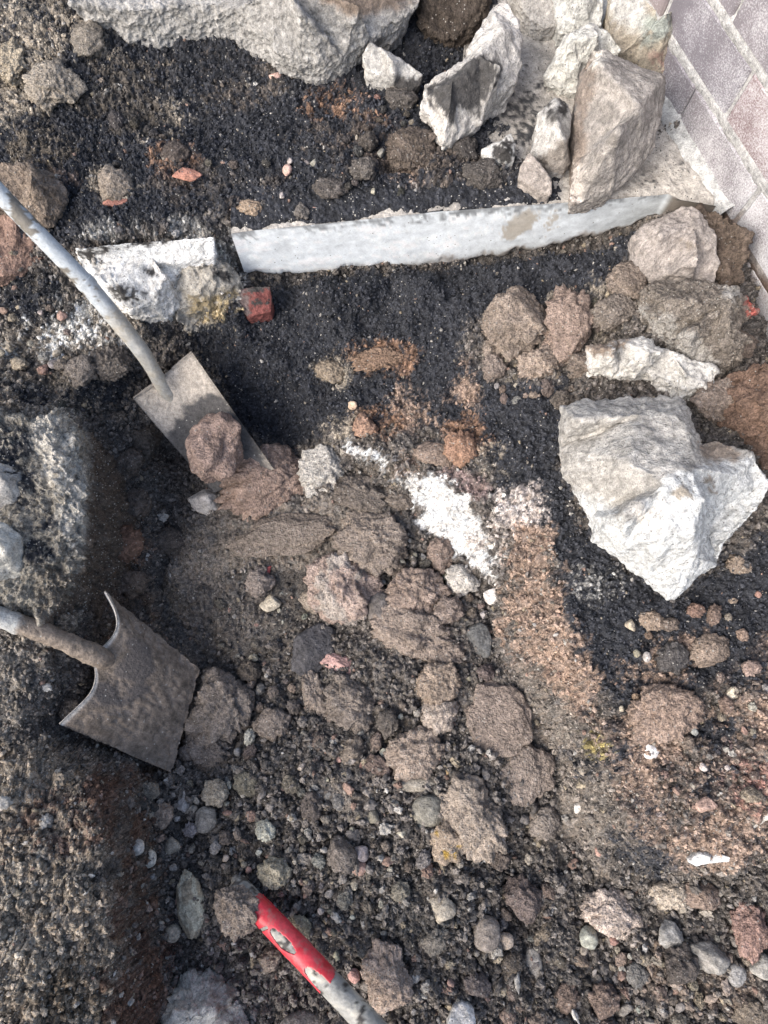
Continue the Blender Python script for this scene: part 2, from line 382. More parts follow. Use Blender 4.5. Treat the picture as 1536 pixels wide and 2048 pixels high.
paint([(1210,1630),(1330,1715),(1330,1760),(1220,1700)], BLACK, .6)
# left bank
paint([(-400,540),(180,540),(330,640),(260,720),(180,830),(195,1000),(180,1180),(120,1260),(60,1400),(30,1500),(-400,1500)], (.21,.185,.155), .9, speck=.16, black=.5)
for a in [(70,600,90,60,BLACK,.75),(60,760,70,60,BLACK,.55),(180,640,70,70,WHITE,.42),(60,690,60,40,WHITE,.3),(60,1050,60,60,BLACK,.65),(30,900,40,50,BLACK,.6),(90,1150,50,40,BLACK,.5),(60,1220,60,30,TAN,.5),(240,770,40,30,BLACK,.6),(200,780,60,40,BLACK,.5)]: dab(*a, black=.6)
paint([(70,845),(110,822),(150,870),(168,970),(160,1070),(130,1040),(105,980),(85,900)], (.58,.53,.44), .72, warp=.7, speck=.05)
paint([(160,520),(300,495),(440,515),(485,555),(475,610),(350,645),(300,630),(230,600)], (.55,.52,.47), .75, speck=.0)
dab(420, 600, 50, 22, (.32,.25,.14), .6); dab(330, 640, 50, 18, BLACK, .4)
# lower left bank and its cut face
paint([(-400,1490),(60,1490),(200,1530),(240,1650),(260,1800),(300,2048),(300,2500),(-400,2500)], (.245,.205,.16), .95, speck=.2)
for a in [(60,1900,90,60,TAN,.5),(120,1650,80,60,(.13,.09,.07),.5),(40,1760,60,50,TAN,.45),(150,1980,70,60,(.11,.085,.06),.5)]: dab(*a)
paint([(195,1535),(262,1560),(330,1900),(355,2400),(290,2400),(250,1850),(225,1680)], REDB, .95, speck=.02)
# pit floor
dab(235, 1115, 60, 40, RUST, .65); dab(300, 1200, 90, 60, (.10,.075,.06), .5)
paint([(340,1060),(430,1030),(480,1130),(640,1120),(620,1230),(520,1320),(390,1340),(330,1260),(300,1150)], (.088,.079,.071), .95, smooth=.7, speck=.01)  # dark clay, deepened in colour for the shade on the pit's left side
paint([(430,1015),(660,1000),(800,1030),(700,1070),(640,1120),(480,1140),(380,1190),(340,1130)], CLAY, .95, smooth=.75, speck=.01)
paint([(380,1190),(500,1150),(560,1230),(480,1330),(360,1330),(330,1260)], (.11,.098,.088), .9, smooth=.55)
paint([(920,1370),(1010,1360),(1060,1420),(1070,1500),(990,1510),(930,1450)], CLAY, .95, smooth=.7)
paint([(1080,1590),(1180,1590),(1190,1690),(1120,1720),(1075,1660)], CLAY, .95, smooth=.8)
dab(680, 1600, 40, 30, CLAY, .8, smooth=.7)
for a in [(600,1480,110,50,(.10,.09,.082),.5),(800,1800,120,80,(.10,.093,.085),.5),(450,1650,90,70,(.10,.09,.08),.5),(1000,1900,90,70,(.085,.075,.068),.6),(1400,1960,120,60,(.17,.135,.11),.5),(760,960,70,40,(.11,.095,.08),.6)]: dab(*a)

# ---- relief
gyv, gxv = np.gradient(H0, gy, gx)
Nn = np.stack([-gxv, -gyv, np.ones_like(H0)], -1); Nn /= np.linalg.norm(Nn, axis=-1, keepdims=True)
q = Pg
def warp(p, k, s):   # bends the cells so that crumbs come out ragged, not round
    return p + k * np.stack([vnoise(p * 1.4 + 9.1 * j, s + j) + .6 * vnoise(p * 3.1 + 4.7 * j, s + 5 + j) for j in range(3)], 1)
w1, c1 = worley(warp(q * 34, .7, 200), 3); w2, c2 = worley(warp(q * 78 + 5.1, .85, 210), 11); w3, c3 = worley(warp(q * 150 + 1.7, .8, 220), 23)
sh = (NY, NX); W1, C1, W2, C2, W3, C3 = (a.reshape(sh) for a in (w1, c1, w2, c2, w3, c3))
big = fbm(q, 9, 3, 31).reshape(sh); mid = fbm(q, 40, 3, 41).reshape(sh)
rough_k = (1 - .85 * SM)
lump = (np.clip(.62 - W1, 0, 1) * np.maximum(C1 - .35, 0) * 1.5)          # only some of the large lumps
fine_ = fbm(q, 170, 2, 47).reshape(sh)
bil1 = np.abs(fbm(warp(q * 1.0, .004, 230), 34, 3, 141)).reshape(sh); bil2 = np.abs(fbm(q, 95, 2, 151)).reshape(sh)     # ragged, crumbly relief with narrow dark clefts
GPX, GPY = proj(np.stack([XX, YY, H0], -1))
GRV = np.clip(sstep(1380, 1560, GPY + 60 * nz1) * sstep(240, 300, GPX) * (1 - sstep(1150, 1250, GPX) * sstep(1800, 1700, GPY)), 0, 1); GRV = np.maximum(GRV, .22)
crack = sstep(.05, .0, np.abs(fbm(q, 17, 3, 161)).reshape(sh)) * SM
D = .016 * big + rough_k * ((.026 - .010 * BLK) * lump * (.4 + .6 * GRV) + GRV * (.0150 * (.6 - W2) * (.2 + C2) + .0085 * (.6 - W3) * (.2 + C3)) + (1 - .55 * BLK) * (.016 * (bil1 - .4) + .011 * (bil2 - .4)) + .005 * mid + .0028 * fine_) + .0016 * fine_ - .005 * crack
inner = (XX > X0) & (XX < X1) & (YY > Y0) & (YY < Y1)
D *= np.clip(Nn[..., 2] * 1.6, .55, 1)
D = np.where(inner, D, .01 * big)
PT = np.stack([XX, YY, H0], -1) + Nn * D[..., None]
HT = PT[..., 2]
tone = (1 + rough_k * (.5 * GRV * (C2 - .5) + .75 * (C3 - .5) + .25 * (C1 - .5)) + .15 * nz1 + .28 * fine_) * (1 - .4 * crack)
hue = (C2 - .5)[..., None] * np.array([.10, 0, -.10])
ALBF = np.clip(ALB * tone[..., None] * (1 + hue * (1 - BLK[..., None])), .008, .85)
ALBF[~inner] = (.10, .092, .084); SPK[~inner] = .05
idx = np.arange(NX * NY).reshape(NY, NX)
Fq = np.stack([idx[:-1, :-1], idx[:-1, 1:], idx[1:, 1:], idx[1:, :-1]], -1).reshape(-1, 4)
me = mesh_np('ground', PT.reshape(-1, 3), Fq); set_col(me, ALBF.reshape(-1, 3), SPK.ravel())
ground = tag(obj('ground', me, M_earth), kind='structure')
ground['label'] = 'dug earth of the pit with black cinder ledge, brown floor and pale lime crust'

# ------------------------------------------------------------------ stones traced as faceted polyhedra
def subdiv(V, T):
    E = np.sort(np.vstack([T[:, [0, 1]], T[:, [1, 2]], T[:, [2, 0]]]), 1)
    u, inv = np.unique(E, axis=0, return_inverse=True); inv = inv.ravel()
    M = (V[u[:, 0]] + V[u[:, 1]]) / 2; n = len(V); k = len(T)
    a, b, c = inv[:k] + n, inv[k:2 * k] + n, inv[2 * k:] + n
    return np.vstack([V, M]), np.vstack([np.stack([T[:, 0], a, c], 1), np.stack([a, T[:, 1], b], 1), np.stack([c, b, T[:, 2]], 1), np.stack([a, b, c], 1)])

def vnormals(V, T):
    n = np.cross(V[T[:, 1]] - V[T[:, 0]], V[T[:, 2]] - V[T[:, 0]]); N = np.zeros_like(V)
    for k in range(3): np.add.at(N, T[:, k], n)
    return N / (np.linalg.norm(N, axis=1, keepdims=True) + 1e-12)

NADIR = np.array([768.0, 1352.0])

def poly_stone(name, outline, inner, ztop, zbase, col, label, cat='stone', patches=(), seed=0, rough=1.0, target=.0055, mat=None, inset=.85, group=None, sink=.05, speck=.03, round_=0, lim=17000):
    o2 = np.array([p[:2] for p in outline], float); cen = o2.mean(0); dn = NADIR - cen; dn /= np.linalg.norm(dn)
    R = np.abs((o2 - cen)).max()
    ring = []
    for p in outline:
        if len(p) == 3: z = p[2]
        else:
            t = float(np.dot((np.array(p) - cen) / R, dn)); z = ztop + (zbase - ztop) * min(1, max(0, .5 + .6 * t))
        ring.append(at(p[0], p[1], z))
    pts = ring + [at(*p) for p in inner]; n = len(ring)
    v, e, f, ov, *_ = delaunay_2d_cdt([Vector((p.x, p.y)) for p in pts], [], [list(range(n))], 1, 1e-7)
    zs = np.zeros(len(v))
    for k, src in enumerate(ov): zs[k] = pts[src[0]].z if src else ztop
    V = np.array([(q.x, q.y, z) for q, z in zip(v, zs)])
    T = np.array([t if len(t) == 3 else t[:3] for t in f])
    # make sure triangles face up
    nn = np.cross(V[T[:, 1]] - V[T[:, 0]], V[T[:, 2]] - V[T[:, 0]])[:, 2]; T[nn < 0] = T[nn < 0][:, ::-1]
    # boundary edges in order
    ed = {}
    for t in T:
        for a, b in ((t[0], t[1]), (t[1], t[2]), (t[2], t[0])): ed[(a, b)] = 1
    bnd = [(a, b) for (a, b) in ed if (b, a) not in ed]
    bv = sorted({a for a, b in bnd} | {b for a, b in bnd}); c0 = V[bv].mean(0)
    m1 = {}; m2 = {}; VV = list(V)
    for a in bv:
        p = V[a]; zb = min(p[2] - .012, zbase); q = c0 + (p - c0) * 1.0
        m1[a] = len(VV); VV.append((c0[0] + (p[0] - c0[0]) * (1 + inset) / 2, c0[1] + (p[1] - c0[1]) * (1 + inset) / 2, (p[2] + zb - sink) / 2))
        m2[a] = len(VV); VV.append((c0[0] + (p[0] - c0[0]) * inset, c0[1] + (p[1] - c0[1]) * inset, zb - sink))
    TT = [tuple(t) for t in T]
    for a, b in bnd:
        TT += [(b, a, m1[a]), (b, m1[a], m1[b]), (m1[b], m1[a], m2[a]), (m1[b], m2[a], m2[b])]
    cb = len(VV); VV.append((c0[0], c0[1], zbase - sink))
    for a, b in bnd: TT.append((m2[b], m2[a], cb))
    V = np.array(VV, float); T = np.array(TT)
    us = np.unique(T); rm = np.zeros(len(V), int); rm[us] = np.arange(len(us)); V = V[us]; T = rm[T]
    for _ in range(6):
        L = np.linalg.norm(V[T[:, 0]] - V[T[:, 1]], axis=1)
        if L.mean() < target or len(T) > lim: break
        V, T = subdiv(V, T)
    for _ in range(1 + round_):   # soften the facet edges a little
        A = np.zeros_like(V); cnt = np.zeros(len(V))
        for k in range(3):
            np.add.at(A, T[:, k], V[T[:, (k + 1) % 3]] + V[T[:, (k + 2) % 3]]); np.add.at(cnt, T[:, k], 2)
        V = V * .5 + .5 * A / np.maximum(cnt, 1)[:, None]
    N = vnormals(V, T); sz = np.ptp(V, axis=0)[:2].max(); off = seed * 13.7
    k = rough * min(1, sz / .16)
    ridged = 1 - np.abs(fbm(V + off, 26, 2, 3))
    wk, ck = worley((V + off) * 95, seed + 3); wl_, cl_ = worley((V + off) * 42, seed + 31)
    V = V + N * (k * (.0035 * fbm(V + off, 22, 2, 1) + .003 * (ridged - .6) + .0030 * fbm(V + off, 70, 2, 7) + .0045 * (.5 - wl_) * (cl_ - .3) + .0034 * (wk - .45) * (ck - .25) + .0016 * fbm(V + off, 210, 2, 8)))[:, None]
    px, py = proj(V)
    alb = np.ones((len(V), 3)) * np.array(col)
    n1 = fbm(V + off, 30, 3, 51); n2 = fbm(V + off, 170, 2, 57)
    alb *= (1 + .18 * n1 + .2 * n2 + .22 * fbm(V + off, 420, 1, 59))[:, None]
    sp = np.full(len(V), speck)
    for poly, pc, soft, op in patches:
        sd = sdist(px, py, poly) + 9 * n1 + 7 * n2
        m = sstep(-soft, soft, sd)
        if op < 1: m = m * sstep(1 - op - .15, 1 - op + .15, .5 + .4 * n1 + .35 * n2)
        alb = alb * (1 - m[:, None]) + np.array(pc) * (1 + .2 * n2)[:, None] * m[:, None]
    org = Vector((c0[0], c0[1], V[:, 2].min()))
    me = mesh_np(name, V - np.array(org), T); set_col(me, np.clip(alb, .01, .85), sp)
    o = obj(name, me, mat or M_stone, loc=org); tag(o, label, cat, group)
    PLACED.append((cen[0], cen[1], .75 * np.abs(o2 - cen).max()))
    return o

PLACED = []
CONC = (.33, .318, .298); PALE = (.42, .405, .378); LIME = (.58, .57, .54); BRN = (.22, .175, .14); DK = (.05, .047, .045)

# ------------------------------------------------------------------ concrete floor slab with its cut edge
def solve_drop(P, py_target):
    lo, hi = P[2] - .3, P[2]
    for _ in range(30):
        mz = (lo + hi) / 2; y = proj((P[0], P[1], mz))[1]
        if y > py_target: lo = mz
        else: hi = mz
    return hi

uu = np.linspace(0, 1, 260); ft = np.array(FT, float); cu = np.linspace(0, 1, len(FT))
# arc-length parameter
al = np.concatenate([[0], np.cumsum(np.linalg.norm(np.diff(ft, axis=0), axis=1))]); al /= al[-1]
fpx = np.interp(uu, al, ft[:, 0]); fpy = np.interp(uu, al, ft[:, 1]); fpb = np.interp(uu, al, FB)
TOP = np.array([tuple(at(a, b, ZS)) for a, b in zip(fpx, fpy)])
BOT = np.array([solve_drop(t, b) for t, b in zip(TOP, fpb)])
jag = .013 * fbm(TOP + 3, 26, 3, 77) + .005 * fbm(TOP, 140, 2, 78)
NV = 22; face = np.zeros((NV + 3, len(uu), 3)); fal = np.zeros((NV + 3, len(uu), 3))
tang = np.gradient(TOP, axis=0); tang /= np.linalg.norm(tang, axis=1, keepdims=True)
outn = np.stack([tang[:, 1], -tang[:, 0], 0 * tang[:, 0]], 1)
for j in range(NV + 3):
    v = min(1, j / NV); z = ZS + (BOT + jag - ZS) * v
    p = TOP.copy(); p[:, 2] = z
    n1 = fbm(p + 1, 28, 3, 80); n2 = fbm(p * np.array([1, 1, 2.5]), 120, 2, 81)
    stroke = fbm(np.stack([p[:, 0] * 26 + p[:, 2] * 46, p[:, 2] * 60 - p[:, 0] * 20, p[:, 1] * 5], 1), 1, 3, 82)
    p += outn * (.0005 * n1 + .0003 * stroke + .0003 * n2)[:, None]
    if v > .86: p -= outn * ((v - .86) / .14 * .006 * (1 + n1))[:, None]
    if j > NV: p -= outn * (.03 * (j - NV)) ; p[:, 2] += .003 * n2
    face[j] = p
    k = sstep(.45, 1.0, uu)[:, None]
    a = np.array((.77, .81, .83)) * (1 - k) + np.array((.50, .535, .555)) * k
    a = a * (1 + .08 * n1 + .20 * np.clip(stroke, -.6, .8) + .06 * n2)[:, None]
    st = (np.exp(-((fpx - 1055) / 34) ** 2 - ((v - .32) / .25) ** 2) + .8 * np.exp(-((fpx - 1040) / 22) ** 2 - ((v - .5) / .14) ** 2) + .5 * np.exp(-((fpx - 1120) / 20) ** 2 - ((v - .35) / .3) ** 2))
    st = sstep(.35, .6, st + .25 * n2)[:, None] * .7; a = a * (1 - st) + np.array((.36, .29, .20)) * st
    rim = sstep(.80, .95, v + .10 * n1 + .05 * n2) * sstep(.30, .5, uu); a = a * (1 - rim[:, None]) + np.array((.40, .37, .34)) * rim[:, None]
    br = sstep(1335, 1350, fpx)[:, None]; a = a * (1 - br) + np.array((.16, .14, .12)) * br
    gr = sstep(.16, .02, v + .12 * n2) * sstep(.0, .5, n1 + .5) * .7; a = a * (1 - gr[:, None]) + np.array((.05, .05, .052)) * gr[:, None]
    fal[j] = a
def gridfaces(nv, nu):
    i = np.arange(nv * nu).reshape(nv, nu); return np.stack([i[:-1, :-1], i[1:, :-1], i[1:, 1:], i[:-1, 1:]], -1).reshape(-1, 4)
slab_loc = Vector((.2, .72, -.06))
slab = tag(empty('concrete_slab', slab_loc), 'long smooth pale blue-grey cut concrete edge running to the brick wall', 'concrete slab')
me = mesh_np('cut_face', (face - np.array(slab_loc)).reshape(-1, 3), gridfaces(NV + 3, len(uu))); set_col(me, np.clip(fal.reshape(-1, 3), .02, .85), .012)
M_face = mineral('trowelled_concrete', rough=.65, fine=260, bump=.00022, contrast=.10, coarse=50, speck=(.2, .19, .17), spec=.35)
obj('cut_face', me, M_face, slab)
NB = 200; top = np.zeros((NB, len(uu), 3))
bx = np.interp(fpx, [462, 900, 1010, 1432], [462, 900, 960, 1270]); by = np.interp(fpx, [462, 900, 1010, 1432], [440, 400, -260, -300])
BK = np.array([tuple(at(a, b, ZS)) for a, b in zip(bx, by)])
for j in range(NB):
    v = (j / (NB - 1)) ** 1.15; p = TOP * (1 - v) + BK * v; top[j] = p
tp = top.reshape(-1, 3); n1 = fbm(tp, 24, 3, 90); n2 = fbm(tp, 130, 2, 91)
tp[:, 2] += .0035 * n1 + .0022 * n2 - .004 * sstep(.02, 0, np.abs(tp[:, 1] - np.tile(TOP[:, 1], NB)))
ta = np.array((.38, .355, .32)) * (1 + .18 * n1 + .14 * n2)[:, None]
tx, ty = proj(tp); dk = np.zeros(len(tp))
for (cx, cy, r, k) in [(1050, 230, 90, .75), (1290, 345, 40, .6), (1250, 330, 30, .5), (1370, 330, 30, .2)]:
    dk = np.maximum(dk, k * np.exp(-((tx - cx) ** 2 + (ty - cy) ** 2) / r ** 2))
m = sstep(.45, .75, dk + .35 * n2 + .2 * n1)[:, None]; ta = ta * (1 - m) + np.array((.05, .05, .052)) * m
me = mesh_np('slab_top', tp - np.array(slab_loc), gridfaces(NB, len(uu))[:, ::-1]); set_col(me, np.clip(ta, .02, .8), .06)
obj('slab_top', me, mineral('dusty_concrete', fine=300, bump=.0012, contrast=.3, coarse=90, speck=(.06, .06, .06)), slab)

sel = (fpx < 1142); TS = TOP[sel]; nsp = 40; us = np.linspace(0, len(TS) - 1, 620); TS = np.stack([np.interp(us, np.arange(len(TS)), TS[:, k]) for k in range(3)], 1)
SPX = np.zeros((nsp, 620, 3))
for j in range(nsp):
    SPX[j] = TS; SPX[j, :, 1] += .003 + .085 * (j / (nsp - 1))
qs = SPX.reshape(-1, 3); dist = np.repeat(.003 + .085 * np.linspace(0, 1, nsp), 620); pxs, pys = proj(qs)
edge_n = fbm(qs * np.array([1, .3, 1]), 16, 3, 300); n2 = fbm(qs, 110, 2, 301); wsp, csp = worley(qs * 110, 303)
cov = sstep(.0, .008, dist - .002 - .014 * np.maximum(edge_n + .05, 0) + .004 * n2) * sstep(1142, 1080, pxs + 20 * n2)
qs[:, 2] = ZS - .006 + cov * (.009 + .010 * sstep(0, .06, dist) + .006 * edge_n) + cov * .008 * (.6 - wsp) * (.3 + csp)
me = mesh_np('cinder_spill', qs, gridfaces(nsp, 620)[:, ::-1]); set_col(me, np.clip(np.array(BLACK) * (1 + .9 * (csp - .5) + .3 * n2)[:, None], .01, .3), .07)
tag(obj('cinder_spill', me, M_earth), 'black cinder spilled over the slab top up to the pale edge', kind='stuff')

# ------------------------------------------------------------------ brick wall on the right
WA = at(1335, 222, ZS); WB = at(1482, 458, ZS)
wd = (WB - WA).normalized(); wn_ = Vector((wd.y, -wd.x, 0));
if wn_.dot(Vector((0, 0, 0)) - WA) < 0: wn_ = -wn_          # faces the pit
def wall_hit(px, py):
    x, y, w = ray(px, py); d = Vector((x, y, w)); o = Vector((0, 0, CAM_H))
    t = wn_.dot(WA - o) / wn_.dot(d); p = o + d * t
    return (p - WA).dot(wd), p.z
JA = wall_hit(1352, 247); JB = wall_hit(1467, 444); JC = wall_hit(1455, 223)
BEDS = [wall_hit(1426, 217)[1], wall_hit(1511, 136)[1]]
LB = JB[0] - JA[0]
CH = BEDS[1] - BEDS[0]
print('wall', JA, JB, JC, BEDS, 'len', LB, 'course', CH)
wall = empty('brick_wall', WA); wall.rotation_euler = (0, 0, math.atan2(wd.y, wd.x))
tag(wall, 'purple-grey brick wall with thick pale mortar and white slurry at the right edge', 'brick wall')
# local frame: x along the wall, y away from the pit (checked), z up
ysign = 1 if Vector((-wd.y, wd.x, 0)).dot(wn_) < 0 else -1
def brick_mat():
    m = bpy.data.materials.new('slurried_brick'); m.use_nodes = True; nt = m.node_tree; L = nt.links.new; b = nt.nodes['Principled BSDF']
    g = nd(nt, 'ShaderNodeNewGeometry'); oi = nd(nt, 'ShaderNodeObjectInfo')
    n1 = nd(nt, 'ShaderNodeTexNoise', Scale=330.0, Detail=4.0, Roughness=.7); n2 = nd(nt, 'ShaderNodeTexNoise', Scale=14.0, Detail=4.0, Roughness=.6)
    L(g.outputs['Position'], n1.inputs['Vector']); L(g.outputs['Position'], n2.inputs['Vector'])
    dt = nd(nt, 'ShaderNodeVectorMath', operation='DOT_PRODUCT'); dt.inputs[1].default_value = (wd.x * 1.1, wd.y * 1.1, -.9); L(g.outputs['Position'], dt.inputs[0])
    ad = nd(nt, 'ShaderNodeMath', operation='SUBTRACT'); L(dt.outputs['Value'], ad.inputs[0]); ad.inputs[1].default_value = WA.dot(wd) * 1.1 + .13
    s1 = nd(nt, 'ShaderNodeMath', operation='MULTIPLY_ADD'); L(n2.outputs['Fac'], s1.inputs[0]); s1.inputs[1].default_value = 1.3; L(ad.outputs[0], s1.inputs[2])
    s2 = nd(nt, 'ShaderNodeMath', operation='MULTIPLY_ADD'); L(n1.outputs['Fac'], s2.inputs[0]); s2.inputs[1].default_value = 3.0; L(s1.outputs[0], s2.inputs[2])
    mr = nd(nt, 'ShaderNodeMapRange'); mr.inputs['From Min'].default_value = 1.78; mr.inputs['From Max'].default_value = 2.75; L(s2.outputs[0], mr.inputs['Value'])
    mu = nd(nt, 'ShaderNodeMath', operation='MULTIPLY'); L(mr.outputs[0], mu.inputs[0]); mu.inputs[1].default_value = .88
    r = nd(nt, 'ShaderNodeMapRange'); r.inputs['To Min'].default_value = .6; r.inputs['To Max'].default_value = 1.4; L(n2.outputs['Fac'], r.inputs['Value'])
    sc = nd(nt, 'ShaderNodeVectorMath', operation='SCALE'); L(oi.outputs['Color'], sc.inputs[0]); L(r.outputs[0], sc.inputs['Scale'])
    mx = nd(nt, 'ShaderNodeMix', data_type='RGBA'); mx.inputs[7].default_value = (.66, .66, .67, 1); L(mu.outputs[0], mx.inputs[0]); L(sc.outputs[0], mx.inputs[6])
    L(mx.outputs[2], b.inputs['Base Color']); b.inputs['Roughness'].default_value = .8
    bu = nd(nt, 'ShaderNodeBump', Strength=1.0, Distance=.0012); L(n1.outputs['Fac'], bu.inputs['Height']); L(bu.outputs[0], b.inputs['Normal'])
    return m
MB_ = brick_mat()
JH, JL = .018, .007
bm = bmesh.new(); bmesh.ops.create_cube(bm, size=1); bmesh.ops.scale(bm, vec=(LB - JL, .10, CH - JH), verts=bm.verts)
bmesh.ops.bevel(bm, geom=bm.edges[:], offset=.004, segments=1, affect='EDGES', profile=.5)
bmesh_me = bpy.data.meshes.new('brick'); bm.to_mesh(bmesh_me); bm.free()
BR_COL = [(.20,.175,.185), (.24,.20,.20), (.185,.17,.19), (.23,.185,.18), (.21,.19,.205)]
first = True
for c in range(-4, 5):
    zc = BEDS[0] - CH / 2 + c * CH
    s0 = JA[0] if c % 2 == 0 else JC[0]
    for k in range(-3, 6):
        sx = s0 + (k + .5) * LB
        if not (-.75 < sx < 1.2): continue
        o = bpy.data.objects.new('brick', bmesh_me); COL.objects.link(o); o.parent = wall
        o.location = (sx + random.uniform(-.002, .002), ysign * (.05 + random.uniform(-.0015, .0015)), zc - WA.z); o.rotation_euler = (random.uniform(-.008, .008), random.uniform(-.006, .006), random.uniform(-.006, .006))
        if first: bmesh_me.materials.append(MB_); first = False
        cc = random.choice(BR_COL)
        if c == 1 and JC[0] < sx < JC[0] + LB: cc = (.215, .155, .158)
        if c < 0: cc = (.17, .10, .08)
        o.color = (*cc, 1)
# mortar core: one rough sheet standing 4 mm behind the brick faces, and the body behind it
sg = np.linspace(-.75, 1.2, 420); zg = np.linspace(BEDS[0] - 4.6 * CH, BEDS[0] + 4 * CH, 150)
SGm, ZGm = np.meshgrid(sg, zg); q = np.stack([SGm.ravel(), 0 * SGm.ravel(), ZGm.ravel()], 1)
n1 = fbm(q, 30, 3, 60); n2 = fbm(q, 150, 2, 61)
bedd = np.abs(((ZGm.ravel() - BEDS[0]) / CH + .5) % 1 - .5) * CH
proud = sstep(.016, .010, bedd) * .0050
V = np.stack([q[:, 0], ysign * (.0055 - proud + .0016 * n1 + .0012 * n2), q[:, 2] - WA.z], 1)
ma = np.array((.41, .405, .395)) * (1 + .13 * n1 + .12 * n2)[:, None]
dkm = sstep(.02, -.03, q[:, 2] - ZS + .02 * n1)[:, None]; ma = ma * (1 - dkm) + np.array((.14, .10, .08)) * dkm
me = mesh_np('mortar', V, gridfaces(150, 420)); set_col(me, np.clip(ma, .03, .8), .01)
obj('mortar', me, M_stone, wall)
# mortar fillet along the foot of the wall
fs = np.linspace(-.6, JB[0] - .02, 220); prof = [(.0, .016), (-.007, .013), (-.015, .007), (-.020, .002), (-.022, -.02)]
V = []
for yy, zz in prof:
    p = np.stack([fs, 0 * fs + yy * 3, 0 * fs + zz * 3], 1); a = fbm(p, 34, 3, 64); b_ = fbm(p, 150, 2, 65)
    w = 1 + .4 * fbm(np.stack([fs, fs * 0, fs * 0], 1), 14, 3, 66)
    V.append(np.stack([fs, ysign * (yy * w + .002 * a), zz * w + .002 * a + .0012 * b_], 1))
V = np.array(V); n1 = fbm(V.reshape(-1, 3), 40, 3, 67)
me = mesh_np('mortar_fillet', V.reshape(-1, 3), gridfaces(len(prof), len(fs))); set_col(me, np.clip(np.array((.44, .44, .425)) * (1 + .28 * n1)[:, None], .05, .8), .02)
obj('mortar_fillet', me, M_stone, wall)

# ------------------------------------------------------------------ tools
def tube(path, radii, seg=24, n=160, wob=0.0, cap=True, squash=None):
    P = np.array([tuple(p) for p in path], float); d = np.concatenate([[0], np.cumsum(np.linalg.norm(np.diff(P, axis=0), axis=1))]); d /= d[-1]
    u = np.linspace(0, 1, n)
    def sm(y):   # smoothed interpolation
        f = np.interp(np.linspace(0, 1, n * 4), d, y); k = max(3, n // 8); fp = np.concatenate([2 * f[0] - f[k:0:-1], f, 2 * f[-1] - f[-2:-k - 2:-1]])
        g = np.convolve(fp, np.ones(2 * k + 1) / (2 * k + 1), 'valid'); return np.interp(u, np.linspace(0, 1, n * 4), g)
    C = np.stack([sm(P[:, k]) for k in range(3)], 1); R = np.interp(u, d, radii)
    T = np.gradient(C, axis=0); T /= np.linalg.norm(T, axis=1, keepdims=True)
    A = np.cross(T, np.array([0, 0, 1.0])); A /= np.linalg.norm(A, axis=1, keepdims=True); B = np.cross(A, T)
    th = np.linspace(0, 2 * np.pi, seg, endpoint=False)
    V = C[:, None] + R[:, None, None] * (np.cos(th)[None, :, None] * A[:, None] + np.sin(th)[None, :, None] * B[:, None])
    i = np.arange(n * seg).reshape(n, seg); j = np.roll(i, -1, 1)
    Fq = np.stack([i[:-1], j[:-1], j[1:], i[1:]], -1).reshape(-1, 4)
    return V, Fq, C, R, th

def tube_obj(name, path, radii, mat, parent, albf=None, seg=24, n=160, bumpy=0):
    V, Fq, C, R, th = tube(path, radii, seg, n)
    v = V.reshape(-1, 3).copy()
    if bumpy:
        ctr = np.repeat(C, seg, 0); nn = v - ctr; nn /= np.linalg.norm(nn, axis=1, keepdims=True)
        v += nn * (bumpy * (fbm(v, 60, 3, 5) * .8 + .4 * fbm(v, 220, 2, 6)))[:, None]
    # close both ends with a quad fan onto a centre vertex
    c0 = len(v); v = np.vstack([v, C[:1], C[-1:]])
    i = np.arange(seg); j = (i + 1) % seg; base = (n - 1) * seg
    caps = np.vstack([np.stack([j, i, 0 * i + c0, 0 * i + c0], 1)[:, :3], np.stack([base + i, base + j, 0 * i + c0 + 1], 1)])
    T = np.vstack([Fq[:, [0, 1, 2]], Fq[:, [0, 2, 3]], caps])
    me = mesh_np(name, local(v, parent), T)
    if albf: set_col(me, np.clip(albf(v), .01, .85), .01)
    return obj(name, me, mat, parent), V, C, R, th

M_tool = mineral('worn_tool_metal', rough=.55, fine=260, bump=.0006, contrast=.16, coarse=70, spec=.4)
M_dirt = mineral('dirty_steel', rough=.75, fine=420, bump=.0009, contrast=.3, coarse=140, spec=.3)

# spade with a flat blade
sp = tag(empty('spade', at(325, 760, -.1)), 'spade with pale painted shaft and flat square blade, a brown clod lying on it', 'spade')
path = [at(-260,110,.40), at(-120,258,.31), at(0,388,.225), at(100,492,.155), at(172,566,.095), at(232,638,.035), at(282,700,-.02), at(306,738,-.060), at(318,762,-.086), at(334,786,-.112), at(350,806,-.135)]
def shaft_alb(v):
    n1 = fbm(v, 24, 3, 12); n2 = fbm(v, 90, 3, 13); px, py = proj(v)
    k = sstep(-.1, .25, n1 + .8 * n2 + .25 - .0) ; a = np.array((.43, .462, .48)) * (1 + .08 * n2)[:, None]
    wear = sstep(.28, .42, n1 * .7 + .75 * n2); a = a * (1 - wear[:, None]) + np.array((.17, .155, .13)) * wear[:, None]
    d = sstep(150, 260, px + 40 * n1)[:, None]; tan_ = np.array((.34, .315, .265)) * (1 + .22 * n2 + .15 * n1)[:, None]
    return a * (1 - .8 * d) + tan_ * .8 * d
tube_obj('shaft', path, [.0155, .0155, .0155, .0158, .0168, .0172, .0165, .0148, .0150, .0150, .011], M_tool, sp, shaft_alb, n=220)
jn = [at(166, 560, .0995), at(180, 575, .086)]
tube_obj('collar', [jn[0], (jn[0] + jn[1]) / 2, jn[1]], [.0180, .0188, .0178], M_tool, sp, shaft_alb, n=12)

